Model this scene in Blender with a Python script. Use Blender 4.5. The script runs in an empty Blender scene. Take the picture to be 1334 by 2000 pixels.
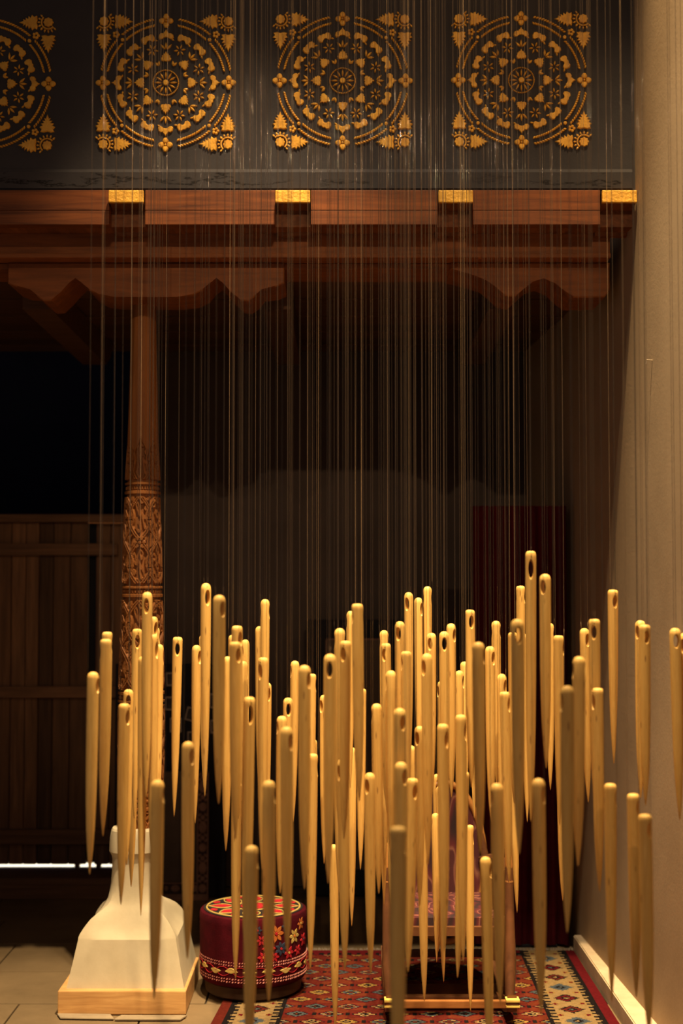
import bpy, bmesh, math, random
from mathutils import Vector, Matrix

random.seed(7)
R = math.radians
PI = math.pi
SC = bpy.context.scene
COL = SC.collection

# ------------------------------------------------------------------ camera
F = 2778.0                       # focal length in pixels of the 1334 x 2000 frame
CZ = 1.523
PITCH = math.atan(132.0 / F)
cam_d = bpy.data.cameras.new('camera')
cam = bpy.data.objects.new('camera', cam_d)
COL.objects.link(cam)
cam.location = (0, 0, CZ)
cam.rotation_euler = (PI / 2 + PITCH, 0, 0)
cam_d.sensor_fit = 'VERTICAL'
cam_d.sensor_height = 36.0
cam_d.sensor_width = 24.0
cam_d.lens = F / 2000 * 36
cam_d.clip_start = 0.05
cam_d.dof.use_dof = True
cam_d.dof.focus_distance = 4.55
cam_d.dof.aperture_fstop = 2.2
SC.camera = cam

# ------------------------------------------------------------------ world, lamps, exposure
w = bpy.data.worlds.new('world')
SC.world = w
w.use_nodes = True
w.node_tree.nodes['Background'].inputs[0].default_value = (1.0, 0.80, 0.72, 1)
w.node_tree.nodes['Background'].inputs[1].default_value = 0.115

def spot(name, loc, target, power, col=(1.0, 0.74, 0.42), size=110, blend=0.6, rad=0.035):
    d = bpy.data.lights.new(name, 'SPOT')
    d.energy = power
    d.color = col
    d.spot_size = R(size)
    d.spot_blend = blend
    d.shadow_soft_size = rad
    o = bpy.data.objects.new(name, d)
    COL.objects.link(o)
    o.location = loc
    o.rotation_euler = (Vector(target) - Vector(loc)).to_track_quat('-Z', 'Y').to_euler()
    return o

def area(name, loc, target, power, sx, sy, col=(1, 0.74, 0.42)):
    d = bpy.data.lights.new(name, 'AREA')
    d.energy = power
    d.color = col
    d.shape = 'RECTANGLE'
    d.size = sx
    d.size_y = sy
    o = bpy.data.objects.new(name, d)
    COL.objects.link(o)
    o.location = loc
    o.rotation_euler = (Vector(target) - Vector(loc)).to_track_quat('-Z', 'Y').to_euler()
    return o

spot('ceiling_spot_centre', (0.20, 3.55, 6.2), (0.15, 4.00, 0.8), 1500, (1.0, 0.79, 0.50), size=44, blend=0.7)
spot('ceiling_spot_left', (0.05, 3.60, 6.2), (-0.78, 4.75, 0.2), 1500, size=30, blend=0.5)
spot('ceiling_spot_right', (0.80, 3.80, 6.2), (1.25, 4.32, 1.5), 2500, (1.0, 0.71, 0.36), size=33, blend=0.85)
spot('track_spot_left', (-0.45, 3.05, 4.1), (-0.45, 3.95, 1.25), 470, (1.0, 0.73, 0.40), size=38, blend=0.35)
spot('track_spot_right', (0.50, 3.05, 4.1), (0.36, 3.95, 1.25), 500, (1.0, 0.73, 0.40), size=36, blend=0.35)
spot('hall_lamp_left', (-1.3, -7.3, 6.3), (-0.35, 4.9, 1.9), 300, (1.0, 0.66, 0.36), size=12, blend=0.9, rad=0.04)
spot('hall_lamp_right', (1.2, -7.5, 6.3), (0.25, 4.9, 2.95), 1050, (1.0, 0.70, 0.40), size=12, blend=1.0, rad=0.04)
spot('beam_fill', (0.6, -7.0, 6.2), (-0.70, 4.9, 2.25), 520, (1.0, 0.62, 0.32), size=10.5, blend=1.0, rad=0.04)  # added fill to brighten the beam, capitals and fascia, not a known lamp
spot('near_needle_fill', (0.2, -5.5, 6.2), (0.1, 3.3, 0.9), 420, (1.0, 0.62, 0.31), size=16, blend=1.0, rad=0.04)  # added fill to brighten the fronts of the nearest needles, not a known lamp
area('daylight_behind_door', (-1.9, 7.40, 0.20), (-1.9, 7.40, 0.0), 9.0, 1.75, 0.20, (0.95, 0.97, 1.0))

SC.view_settings.view_transform = 'Standard'
SC.view_settings.look = 'None'
SC.view_settings.exposure = 0.0
SC.view_settings.gamma = 1.0
SC.view_settings.use_curve_mapping = False

# ------------------------------------------------------------------ pixel -> place
CP, SP = math.cos(PITCH), math.sin(PITCH)

def ray(px, py):
    x = (px - 667) / F
    u = (1000 - py) / F
    return Vector((x, CP - u * SP, SP + u * CP))

def at(px, py, Y):
    d = ray(px, py)
    return Vector((0, 0, CZ)) + d * (Y / d.y)

def onfloor(px, py, z=0.0):
    d = ray(px, py)
    return Vector((0, 0, CZ)) + d * ((z - CZ) / d.z)

def wall_x(Y):                    # the right wall runs slightly askew
    return 1.04 + (4.71 - Y) * 0.046

# ------------------------------------------------------------------ materials
def mat(name):
    m = bpy.data.materials.new(name)
    m.use_nodes = True
    nt = m.node_tree
    return m, nt, nt.nodes['Principled BSDF']

def N(nt, typ, **kw):
    n = nt.nodes.new(typ)
    for k, v in kw.items():
        setattr(n, k, v)
    return n

def ramp(nt, stops):
    r = N(nt, 'ShaderNodeValToRGB')
    e = r.color_ramp.elements
    while len(e) < len(stops):
        e.new(0.5)
    for i, (p, c) in enumerate(stops):
        e[i].position = p
        e[i].color = (*c, 1) if len(c) == 3 else c
    return r

def coords(nt, scale, use_random=True, kind='Object'):
    tc = N(nt, 'ShaderNodeTexCoord')
    mp = N(nt, 'ShaderNodeMapping')
    mp.inputs['Scale'].default_value = scale
    nt.links.new(tc.outputs[kind], mp.inputs['Vector'])
    if use_random:
        oi = N(nt, 'ShaderNodeObjectInfo')
        ml = N(nt, 'ShaderNodeMath', operation='MULTIPLY')
        ml.inputs[1].default_value = 37.0
        nt.links.new(oi.outputs['Random'], ml.inputs[0])
        nt.links.new(ml.outputs[0], mp.inputs['Location'])
    return mp.outputs['Vector']

def noise(nt, vec, scale, detail=4, rough=0.6, dist=0.0):
    n = N(nt, 'ShaderNodeTexNoise')
    n.inputs['Scale'].default_value = scale
    n.inputs['Detail'].default_value = detail
    n.inputs['Roughness'].default_value = rough
    n.inputs['Distortion'].default_value = dist
    nt.links.new(vec, n.inputs['Vector'])
    return n.outputs['Fac']

def bump(nt, bsdf, fac, strength=0.3, dist=0.01):
    b = N(nt, 'ShaderNodeBump')
    b.inputs['Strength'].default_value = strength
    b.inputs['Distance'].default_value = dist
    nt.links.new(fac, b.inputs['Height'])
    nt.links.new(b.outputs[0], bsdf.inputs['Normal'])

def mixc(nt, fac, a, b, typ='MIX'):
    m = N(nt, 'ShaderNodeMix', data_type='RGBA', blend_type=typ)
    for s, v in ((m.inputs[0], fac), (m.inputs[6], a), (m.inputs[7], b)):
        if isinstance(v, (int, float)):
            s.default_value = v
        elif isinstance(v, tuple):
            s.default_value = (*v, 1)
        else:
            nt.links.new(v, s)
    return m.outputs[2]

def wood(name, dark, light, scale=(4, 40, 40), rough=0.55, knots=None, randomize=0.25, spec=0.3):
    m, nt, b = mat(name)
    v = coords(nt, scale)
    f = noise(nt, v, 1.0, 6, 0.62, 0.6)
    r = ramp(nt, [(0.30, dark), (0.72, light)])
    nt.links.new(f, r.inputs[0])
    c = r.outputs[0]
    oi = N(nt, 'ShaderNodeObjectInfo')
    mr = N(nt, 'ShaderNodeMapRange')
    mr.inputs[3].default_value = 1 - randomize
    mr.inputs[4].default_value = 1 + randomize * 0.6
    nt.links.new(oi.outputs['Random'], mr.inputs[0])
    hs = N(nt, 'ShaderNodeHueSaturation')
    nt.links.new(mr.outputs[0], hs.inputs['Value'])
    nt.links.new(c, hs.inputs['Color'])
    c = hs.outputs[0]
    if knots:
        vk = coords(nt, knots[0])
        vo = N(nt, 'ShaderNodeTexVoronoi')
        vo.inputs['Scale'].default_value = 1.0
        nt.links.new(vk, vo.inputs['Vector'])
        kr = ramp(nt, [(0.0, (1, 1, 1)), (knots[1] * 0.45, (0.75, 0.75, 0.75)), (knots[1], (0, 0, 0))])
        nt.links.new(vo.outputs['Distance'], kr.inputs[0])
        c = mixc(nt, kr.outputs[0], c, knots[2])
    nt.links.new(c, b.inputs['Base Color'])
    b.inputs['Roughness'].default_value = rough
    b.inputs['Specular IOR Level'].default_value = spec
    bump(nt, b, f, 0.25, 0.002)
    return m

def plain(name, c0, c1, scale=6, rough=0.8, bmp=0.2, spec=0.2, metal=0.0, detail=5, bscale=None, bd=0.004):
    m, nt, b = mat(name)
    v = coords(nt, (1, 1, 1), use_random=False)
    f = noise(nt, v, scale, detail, 0.6)
    r = ramp(nt, [(0.3, c0), (0.7, c1)])
    nt.links.new(f, r.inputs[0])
    nt.links.new(r.outputs[0], b.inputs['Base Color'])
    b.inputs['Roughness'].default_value = rough
    b.inputs['Specular IOR Level'].default_value = spec
    b.inputs['Metallic'].default_value = metal
    if bmp:
        f2 = noise(nt, v, bscale or scale * 8, 5, 0.65)
        bump(nt, b, f2, bmp, bd)
    return m

M = {}
M['needle'] = wood('pale_pine', (0.68, 0.38, 0.095), (0.84, 0.525, 0.155), (2.6, 2.6, 0.16), 0.5,
                   ((0.85, 0.85, 0.15), 0.14, (0.26, 0.11, 0.03)), 0.12)
M['needle_in'] = M['needle']
M['beam'] = wood('brown_beam_wood', (0.08075, 0.019, 0.00372), (0.2465, 0.0684, 0.01302), (3, 30, 45), 0.6,
                 ((2.2, 6, 7), 0.09, (0.02, 0.008, 0.004)), 0.12)
M['joist'] = wood('brown_joist_wood', (0.0935, 0.02736, 0.00744), (0.255, 0.0836, 0.02356), (30, 4, 45), 0.6, None, 0.1)
M['capital'] = wood('brown_capital_wood', (0.1615, 0.04712, 0.01116), (0.323, 0.1003, 0.02232), (4, 30, 40), 0.6, None, 0.1)
M['column'] = wood('brown_column_wood', (0.18, 0.062, 0.014), (0.34, 0.122, 0.028), (60, 60, 3), 0.6, None, 0.0)
M['plank'] = wood('dark_plank_wood', (0.09, 0.045, 0.023), (0.23, 0.118, 0.058), (40, 40, 2.5), 0.7, None, 0.55)
M['rail'] = wood('dark_rail_wood', (0.10, 0.050, 0.026), (0.22, 0.112, 0.056), (2.5, 40, 40), 0.7, None, 0.2)
M['soffit'] = wood('soffit_wood', (0.06, 0.026, 0.012), (0.12, 0.055, 0.025), (2.5, 30, 30), 0.7, None, 0.3)
M['plinth'] = wood('honey_plinth_wood', (0.50, 0.25, 0.085), (0.72, 0.42, 0.16), (5, 40, 60), 0.5, None, 0.06)
M['chair_dark'] = wood('dark_chair_wood', (0.07, 0.026, 0.010), (0.19, 0.075, 0.028), (8, 30, 8), 0.4, None, 0.1, 0.5)
M['chair_light'] = wood('golden_chair_wood', (0.42, 0.17, 0.04), (0.62, 0.28, 0.075), (30, 30, 8), 0.4, None, 0.05, 0.5)
M['yellow_paint'] = plain('yellow_paint', (0.65, 0.46, 0.10), (0.75, 0.55, 0.14), 20, 0.5, 0.0)
M['gold'] = plain('gold_leaf', (0.64, 0.29, 0.022), (0.88, 0.46, 0.042), 30, 0.42, 0.5, 0.5, 0.15, bscale=120, bd=0.003)
M['gold_end'] = plain('gold_painted_end', (0.66, 0.32, 0.03), (0.95, 0.52, 0.06), 26, 0.45, 0.8, 0.5, 0.15, bscale=90, bd=0.004)
M['stone'] = plain('pale_limestone', (0.456, 0.38, 0.2517), (0.57, 0.4845, 0.3325), 7, 0.85, 0.15, bscale=80, bd=0.002)
M['slab'] = plain('rubble_stone', (0.26, 0.20, 0.13), (0.36, 0.28, 0.18), 9, 0.85, 0.3, bscale=40)
M['ledge'] = plain('cream_ledge_stone', (0.50, 0.38, 0.25), (0.68, 0.53, 0.36), 8, 0.85, 0.3, bscale=40)
M['tile'] = plain('floor_tile_stone', (0.138, 0.09288, 0.0475), (0.2357, 0.1598, 0.0836), 2.4, 0.75, 0.25, bscale=35)
M['grout'] = plain('floor_grout', (0.10, 0.075, 0.05), (0.14, 0.10, 0.07), 20, 0.9, 0.3)
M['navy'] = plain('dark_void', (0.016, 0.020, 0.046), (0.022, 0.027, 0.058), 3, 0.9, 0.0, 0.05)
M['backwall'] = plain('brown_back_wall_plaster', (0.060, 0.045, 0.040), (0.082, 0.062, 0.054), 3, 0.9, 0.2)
M['rightwall'] = plain('beige_wall_plaster', (0.37, 0.265, 0.165), (0.43, 0.31, 0.195), 5, 0.9, 0.25, 0.1, bscale=70, bd=0.002)
M['board'] = plain('black_display_board', (0.010, 0.010, 0.014), (0.016, 0.015, 0.020), 6, 0.8, 0.0)
M['board2'] = plain('brown_board_panel', (0.085, 0.060, 0.045), (0.115, 0.082, 0.06), 9, 0.85, 0.0)
M['border'] = plain('carved_border_wood', (0.19, 0.10, 0.07), (0.29, 0.16, 0.115), 24, 0.7, 0.3)
M['border_dark'] = plain('border_ground', (0.045, 0.026, 0.022), (0.06, 0.034, 0.028), 24, 0.8, 0.0)
M['photo_edge'] = plain('pale_card_edge', (0.32, 0.27, 0.22), (0.40, 0.34, 0.28), 20, 0.7, 0.0)
M['photo'] = plain('dark_photograph', (0.012, 0.012, 0.018), (0.07, 0.055, 0.05), 30, 0.5, 0.0)
M['red_cloth'] = plain('dark_red_cloth', (0.058, 0.006, 0.009), (0.082, 0.008, 0.012), 14, 0.95, 0.4, 0.05, bscale=160, bd=0.002)
M['metal'] = plain('nail_metal', (0.45, 0.36, 0.26), (0.6, 0.5, 0.38), 30, 0.35, 0.0, 0.5, 0.8)
M['drum_velvet'] = plain('crimson_velvet', (0.042, 0.0028, 0.0063), (0.077, 0.0042, 0.0091), 22, 0.95, 0.4, 0.08, bscale=200, bd=0.002)
M['drum_black'] = plain('black_felt', (0.014, 0.010, 0.010), (0.022, 0.016, 0.016), 20, 0.95, 0.0)
M['thread_red'] = plain('red_embroidery', (0.324, 0.00864, 0.01584), (0.432, 0.018, 0.0252), 40, 0.85, 0.6, bscale=240, bd=0.002)
M['thread_yellow'] = plain('yellow_embroidery', (0.432, 0.288, 0.0648), (0.5472, 0.3888, 0.1224), 40, 0.85, 0.6, bscale=240, bd=0.002)
M['thread_orange'] = plain('orange_embroidery', (0.4464, 0.1152, 0.0216), (0.54, 0.18, 0.036), 40, 0.85, 0.6, bscale=240, bd=0.002)
M['thread_blue'] = plain('dark_blue_embroidery', (0.02, 0.025, 0.05), (0.035, 0.045, 0.08), 40, 0.85, 0.6, bscale=240, bd=0.002)
M['thread_pink'] = plain('pink_bead_thread', (0.60, 0.20, 0.17), (0.72, 0.30, 0.24), 40, 0.8, 0.0)
M['drum_base'] = plain('dark_drum_base', (0.035, 0.017, 0.010), (0.055, 0.028, 0.016), 14, 0.5, 0.1)
M['fringe'] = plain('grey_wool_fringe', (0.22, 0.18, 0.14), (0.34, 0.28, 0.22), 60, 0.95, 0.0)

def upper_wall_mat():
    m, nt, b = mat('slate_wall_plaster')
    v = coords(nt, (1, 1, 1), use_random=False)
    f = noise(nt, v, 3.0, 5, 0.6)
    r = ramp(nt, [(0.3, (0.043, 0.039, 0.042)), (0.7, (0.060, 0.054, 0.056))])
    nt.links.new(f, r.inputs[0])
    # hairline cracks along the foot of the wall
    vc = coords(nt, (2.2, 1, 9), use_random=False)
    ds = noise(nt, vc, 2.2, 5, 0.7)
    sep = N(nt, 'ShaderNodeSeparateXYZ')
    nt.links.new(coords(nt, (1, 1, 1), use_random=False), sep.inputs[0])
    ma = N(nt, 'ShaderNodeMath', operation='MULTIPLY_ADD')      # z - 0.12*(noise) - level
    ma.inputs[1].default_value = -0.16
    nt.links.new(ds, ma.inputs[0])
    nt.links.new(sep.outputs[2], ma.inputs[2])
    sb = N(nt, 'ShaderNodeMath', operation='SUBTRACT')
    nt.links.new(ma.outputs[0], sb.inputs[0])
    sb.inputs[1].default_value = 2.838
    ab = N(nt, 'ShaderNodeMath', operation='ABSOLUTE')
    nt.links.new(sb.outputs[0], ab.inputs[0])
    cr = ramp(nt, [(0.0, (1, 1, 1)), (0.003, (0.8, 0.8, 0.8)), (0.0045, (0, 0, 0))])
    nt.links.new(ab.outputs[0], cr.inputs[0])
    gate = noise(nt, coords(nt, (1, 1, 0.1), use_random=False), 2.6, 1, 0.4)
    gr = ramp(nt, [(0.47, (0, 0, 0)), (0.50, (1, 1, 1))])
    nt.links.new(gate, gr.inputs[0])
    k = mixc(nt, 1.0, cr.outputs[0], gr.outputs[0], 'MULTIPLY')
    nt.links.new(mixc(nt, k, r.outputs[0], (0.012, 0.010, 0.010)), b.inputs['Base Color'])
    b.inputs['Roughness'].default_value = 0.9
    b.inputs['Specular IOR Level'].default_value = 0.1
    bump(nt, b, noise(nt, v, 60, 5, 0.65), 0.25, 0.003)
    return m
M['upper'] = upper_wall_mat()

def thread_mat():
    m, nt, b = mat('nylon_thread')
    b.inputs['Roughness'].default_value = 0.05
    b.inputs['IOR'].default_value = 1.7
    b.inputs['Specular IOR Level'].default_value = 1.0
    oi = N(nt, 'ShaderNodeObjectInfo')
    r = ramp(nt, [(0.0, (0.022, 0.014, 0.009)), (0.70, (0.055, 0.034, 0.020)), (0.90, (0.12, 0.075, 0.043)), (1.0, (0.36, 0.235, 0.13))])
    nt.links.new(oi.outputs['Random'], r.inputs[0])
    nt.links.new(r.outputs[0], b.inputs['Base Color'])
    tr = N(nt, 'ShaderNodeBsdfTransparent')
    mx = N(nt, 'ShaderNodeMixShader')
    mx.inputs[0].default_value = 0.75
    nt.links.new(tr.outputs[0], mx.inputs[1])
    nt.links.new(b.outputs[0], mx.inputs[2])
    nt.links.new(mx.outputs[0], nt.nodes['Material Output'].inputs['Surface'])
    return m
M['thread'] = thread_mat()

def ikat_mat():
    m, nt, b = mat('ikat_cloth')
    v = coords(nt, (1, 1, 0.42), use_random=False)
    n1 = noise(nt, v, 13, 3, 0.55, 0.6)
    wv = N(nt, 'ShaderNodeTexWave', wave_type='BANDS', bands_direction='X')
    wv.inputs['Scale'].default_value = 3.2
    wv.inputs['Distortion'].default_value = 9.0
    wv.inputs['Detail'].default_value = 2.0
    wv.inputs['Detail Scale'].default_value = 2.2
    nt.links.new(v, wv.inputs['Vector'])
    r = ramp(nt, [(0.0, (0.020, 0.004, 0.006)), (0.38, (0.075, 0.007, 0.010)), (0.62, (0.095, 0.009, 0.012)),
                  (0.74, (0.17, 0.05, 0.032)), (0.82, (0.22, 0.08, 0.05)), (0.9, (0.06, 0.007, 0.010))])
    nt.links.new(wv.outputs['Fac'], r.inputs[0])
    nt.links.new(r.outputs[0], b.inputs['Base Color'])
    b.inputs['Roughness'].default_value = 0.85
    return m
M['ikat'] = ikat_mat()

def carpet_mat():
    m, nt, b = mat('woven_kilim')
    a = N(nt, 'ShaderNodeVertexColor', layer_name='weave')
    f = noise(nt, coords(nt, (1, 1, 1), use_random=False), 90, 3, 0.6)
    r = ramp(nt, [(0.2, (0.62, 0.62, 0.62)), (0.8, (1.1, 1.1, 1.1))])
    nt.links.new(f, r.inputs[0])
    nt.links.new(mixc(nt, 1.0, a.outputs[0], r.outputs[0], 'MULTIPLY'), b.inputs['Base Color'])
    b.inputs['Roughness'].default_value = 0.95
    b.inputs['Specular IOR Level'].default_value = 0.05
    bump(nt, b, noise(nt, coords(nt, (1, 1, 1), use_random=False), 400, 2, 0.6), 0.4, 0.002)
    return m
M['carpet'] = carpet_mat()

# ------------------------------------------------------------------ mesh helpers
class MB:
    def __init__(self):
        self.bm = bmesh.new()

    def box(self, x0, x1, y0, y1, z0, z1, bev=0.0):
        b = self.bm
        vs = [b.verts.new((x, y, z)) for z in (z0, z1) for y in (y0, y1) for x in (x0, x1)]
        fs = []
        for q in ((0, 2, 3, 1), (4, 5, 7, 6), (0, 1, 5, 4), (2, 6, 7, 3), (0, 4, 6, 2), (1, 3, 7, 5)):
            fs.append(b.faces.new([vs[i] for i in q]))
        if bev:
            es = list({e for f in fs for e in f.edges})
            bmesh.ops.bevel(b, geom=es, offset=bev, segments=2, affect='EDGES', profile=0.6)
        return self

    def lathe(self, prof, segs=24, c=(0, 0, 0), cap=True):
        b = self.bm
        rings = []
        for r, z in prof:
            if r < 1e-6:
                rings.append([b.verts.new((c[0], c[1], c[2] + z))])
            else:
                rings.append([b.verts.new((c[0] + r * math.cos(2 * PI * i / segs), c[1] + r * math.sin(2 * PI * i / segs), c[2] + z)) for i in range(segs)])
        for a, d in zip(rings, rings[1:]):
            for i in range(segs):
                j = (i + 1) % segs
                if len(a) == 1 and len(d) == 1:
                    continue
                if len(a) == 1:
                    b.faces.new((a[0], d[i], d[j]))
                elif len(d) == 1:
                    b.faces.new((a[i], d[0], a[j]))
                else:
                    b.faces.new((a[i], d[i], d[j], a[j]))
        if cap:
            if len(rings[0]) > 1:
                b.faces.new(rings[0])
            if len(rings[-1]) > 1:
                b.faces.new(rings[-1][::-1])
        return self

    def tube(self, pts, r, segs=8, closed=False, flat=(1, 1)):
        b = self.bm
        pts = [Vector(p) for p in pts]
        n = len(pts)
        rings = []
        up = None
        for i, p in enumerate(pts):
            if closed:
                t = (pts[(i + 1) % n] - pts[i - 1]).normalized()
            else:
                t = (pts[min(i + 1, n - 1)] - pts[max(i - 1, 0)]).normalized()
            if up is None:
                up = Vector((0, 0, 1)) if abs(t.z) < 0.9 else Vector((0, 1, 0))
            s = t.cross(up).normalized()
            up = s.cross(t).normalized()
            rr = r[i] if isinstance(r, (list, tuple)) else r
            rings.append([b.verts.new(p + s * (rr * flat[0] * math.cos(2 * PI * k / segs)) + up * (rr * flat[1] * math.sin(2 * PI * k / segs))) for k in range(segs)])
        m = n if closed else n - 1
        for i in range(m):
            a, d = rings[i], rings[(i + 1) % n]
            for k in range(segs):
                j = (k + 1) % segs
                b.faces.new((a[k], a[j], d[j], d[k]))
        if not closed:
            b.faces.new(rings[0][::-1])
            b.faces.new(rings[-1])
        return self

    def prism(self, pts, axis, d0, d1):
        """extrude a polygon; axis 'y': pts are (x, z); axis 'x': pts are (y, z); axis 'z': pts are (x, y)"""
        b = self.bm
        def P(p, d):
            return {'y': (p[0], d, p[1]), 'x': (d, p[0], p[1]), 'z': (p[0], p[1], d)}[axis]
        a = [b.verts.new(P(p, d0)) for p in pts]
        c = [b.verts.new(P(p, d1)) for p in pts]
        n = len(pts)
        b.faces.new(a)
        b.faces.new(c[::-1])
        for i in range(n):
            j = (i + 1) % n
            b.faces.new((a[i], c[i], c[j], a[j]))
        return self

    def relief(self, pts, h, inset=0.8, y0=0.0):
        """a raised piece lying in the x-z plane, proud towards -y, its edge rounded over"""
        b = self.bm
        n = len(pts)
        cx = sum(p[0] for p in pts) / n
        cz = sum(p[1] for p in pts) / n
        def ring(s, y):
            return [b.verts.new((cx + (p[0] - cx) * s, y, cz + (p[1] - cz) * s)) for p in pts]
        rs = [ring(1, y0), ring(0.97, y0 - h * 0.6), ring(inset, y0 - h)]
        for a, d in zip(rs, rs[1:]):
            for i in range(n):
                j = (i + 1) % n
                b.faces.new((a[i], a[j], d[j], d[i]))
        top = b.verts.new((cx, y0 - h * 1.12, cz))
        for i in range(n):
            b.faces.new((rs[-1][i], rs[-1][(i + 1) % n], top))
        return self

    def mesh(self, name, material, smooth=False, angle=None):
        bmesh.ops.recalc_face_normals(self.bm, faces=self.bm.faces[:])
        me = bpy.data.meshes.new(name)
        self.bm.to_mesh(me)
        self.bm.free()
        me.materials.append(material)
        if smooth:
            me.polygons.foreach_set('use_smooth', [True] * len(me.polygons))
            if angle:
                me.set_sharp_from_angle(angle=R(angle))
        return me

    def build(self, name, material, parent=None, smooth=False, angle=40, loc=None):
        return obj(name, self.mesh(name, material, smooth, angle if smooth else None), parent, loc)

def obj(name, me, parent=None, loc=None):
    o = bpy.data.objects.new(name, me)
    COL.objects.link(o)
    if loc is not None:
        o.location = loc
    if parent is not None:
        o.parent = parent
    return o

def tag(o, label=None, cat=None, group=None, kind=None):
    if label: o['label'] = label
    if cat: o['category'] = cat
    if group: o['group'] = group
    if kind: o['kind'] = kind
    return o

def thing(name, label, cat, loc=(0, 0, 0), group=None):
    o = bpy.data.objects.new(name, None)
    COL.objects.link(o)
    o.location = loc
    o.empty_display_size = 0.1
    return tag(o, label, cat, group)

def struct(o, label=None):
    o['kind'] = 'structure'
    if label: o['label'] = label
    return o

# ------------------------------------------------------------------ room shell
YF = 4.93            # front of the gallery wall with the medallions
YB = 7.15            # back of the portico
XL = -2.6
ZC = 6.4             # hall ceiling
fl = struct(MB().box(XL, 1.25, 2.0, 7.9, -0.10, -0.012).build('floor', M['grout']), 'pale stone tiled floor of the hall and portico')
rows = [3.52, 3.94, 4.36, 4.78, 5.20, 5.62, 6.04, 6.46, 6.88]
for i, (ya, yb) in enumerate(zip(rows, rows[1:])):
    x = -2.45 + (0.0, 0.26, 0.13, 0.37)[i % 4]
    if i == 6:
        x = -1.568 - 0.92
    if i == 5:
        x = -1.36 - 0.92
    while x < 1.2:
        wd = 0.46 if (i + int(x * 10)) % 3 else 0.52
        x1 = min(x + wd, wall_x(yb) - 0.02)
        if x1 - x > 0.05:
            dz = random.uniform(-0.0035, 0.0)
            MB().box(x + 0.003, x1 - 0.003, ya + 0.003, yb - 0.003, -0.03, dz, 0.003).build('floor_tile', M['tile'], fl)
        x += wd

# right wall: one long slab, slightly askew
def slab(p0, p1, z0, z1, t, m, name):
    mb = MB()
    (xa, ya), (xb, yb) = p0, p1
    mb.prism([(xa, ya), (xb, yb), (xb + t, yb), (xa + t, ya)], 'z', z0, z1)
    return struct(mb.build(name, m))
slab((wall_x(2.0), 2.0), (wall_x(7.4), 7.4), -0.05, ZC, 0.15, M['rightwall'], 'wall_right')['label'] = 'beige plastered wall on the right'
# stone ledge along its foot
tb = MB()
tb.prism([(0.963 + 0.009 * 1.87, 3.0), (0.954, 5.93), (wall_x(5.93) + 0.01, 5.93), (wall_x(3.0) + 0.01, 3.0)], 'z', -0.01, 0.063)
bmesh.ops.bevel(tb.bm, geom=tb.bm.edges[:], offset=0.004, segments=2, affect='EDGES')
tag(struct(tb.build('baseboard_right', M['ledge']), 'low cream stone ledge along the foot of the right wall'))

# gallery wall
xr = wall_x(YF) + 0.02
wu = struct(MB().box(XL, xr, YF, YF + 0.28, 2.872, ZC).build('wall_front', M['upper']), 'dark slate plaster wall carrying the gold medallions')
z_a, z_b = at(667, 369, YF).z, at(667, 331, YF).z
tm = MB()
tm.prism([(YF + 0.02, z_a), (YF - 0.008, z_a), (YF - 0.010, z_b - 0.012), (YF - 0.003, z_b), (YF + 0.02, z_b + 0.002)], 'x', XL, xr - 0.03)
struct(tm.build('trim_1', M['upper']), 'slightly proud plaster band at the foot of the slate wall')
struct(MB().box(XL, 1.4, 1.8, 7.9, ZC, ZC + 0.1).build('ceiling', M['navy']), 'dark hall ceiling')

# portico back wall, with the door bay on the left
XD = at(268, 1100, YB).x
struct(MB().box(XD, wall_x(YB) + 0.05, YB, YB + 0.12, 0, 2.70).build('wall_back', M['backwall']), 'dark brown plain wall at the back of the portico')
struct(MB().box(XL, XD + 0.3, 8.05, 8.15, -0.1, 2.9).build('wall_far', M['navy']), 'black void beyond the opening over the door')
struct(MB().box(XL - 0.1, XL, 4.6, 8.1, -0.1, 2.9).build('wall_left', M['backwall']))
sb = MB()  # unseen box added to stop the daylight leaking up to the opening
sb.box(XL, XD + 0.12, YB + 0.05, 7.62, 0.22, 0.26)
sb.box(XL, XD + 0.12, 7.58, 7.62, -0.02, 0.22)
struct(sb.build('daylight_baffle', M['navy']), 'unseen dark box behind the door, added to contain the daylight')
struct(MB().box(XL, XD + 0.10, YB + 0.035, 7.57, -0.01, 0.055).build('trim_5', M['stone']), 'pale paving outside the door')
# threshold step under the door
st = struct(MB().box(XL, XD + 0.02, 6.90, YB + 0.03, -0.01, 0.092, 0.004).build('trim_3', M['rail']), 'dark wooden threshold step under the door')
MB().box(XL, XD + 0.02, 6.885, 6.90, -0.005, 0.062, 0.003).build('riser_board', M['rail'], st)

# portico ceiling boards
ce = struct(MB().box(XL, wall_x(6) + 0.05, 5.42, YB + 0.1, 2.70, 2.76).build('ceiling_portico', M['navy']), 'brown boarded portico ceiling')
ys = 5.42
k = 0
while ys < YB:
    MB().box(XL, wall_x(6) - 0.0, ys + 0.004, min(ys + 0.19, YB) - 0.004, 2.672 + (k % 2) * 0.004, 2.70).build('board', M['soffit'], ce)
    ys += 0.19
    k += 1
for x in (-1.17, -0.25, 0.62):
    MB().prism([(5.42, 2.67), (5.42, 2.56), (6.70, 2.54), (6.85, 2.60), (6.9, 2.67)], 'x', x - 0.055, x + 0.055).build('joist', M['soffit'], ce)

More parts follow.
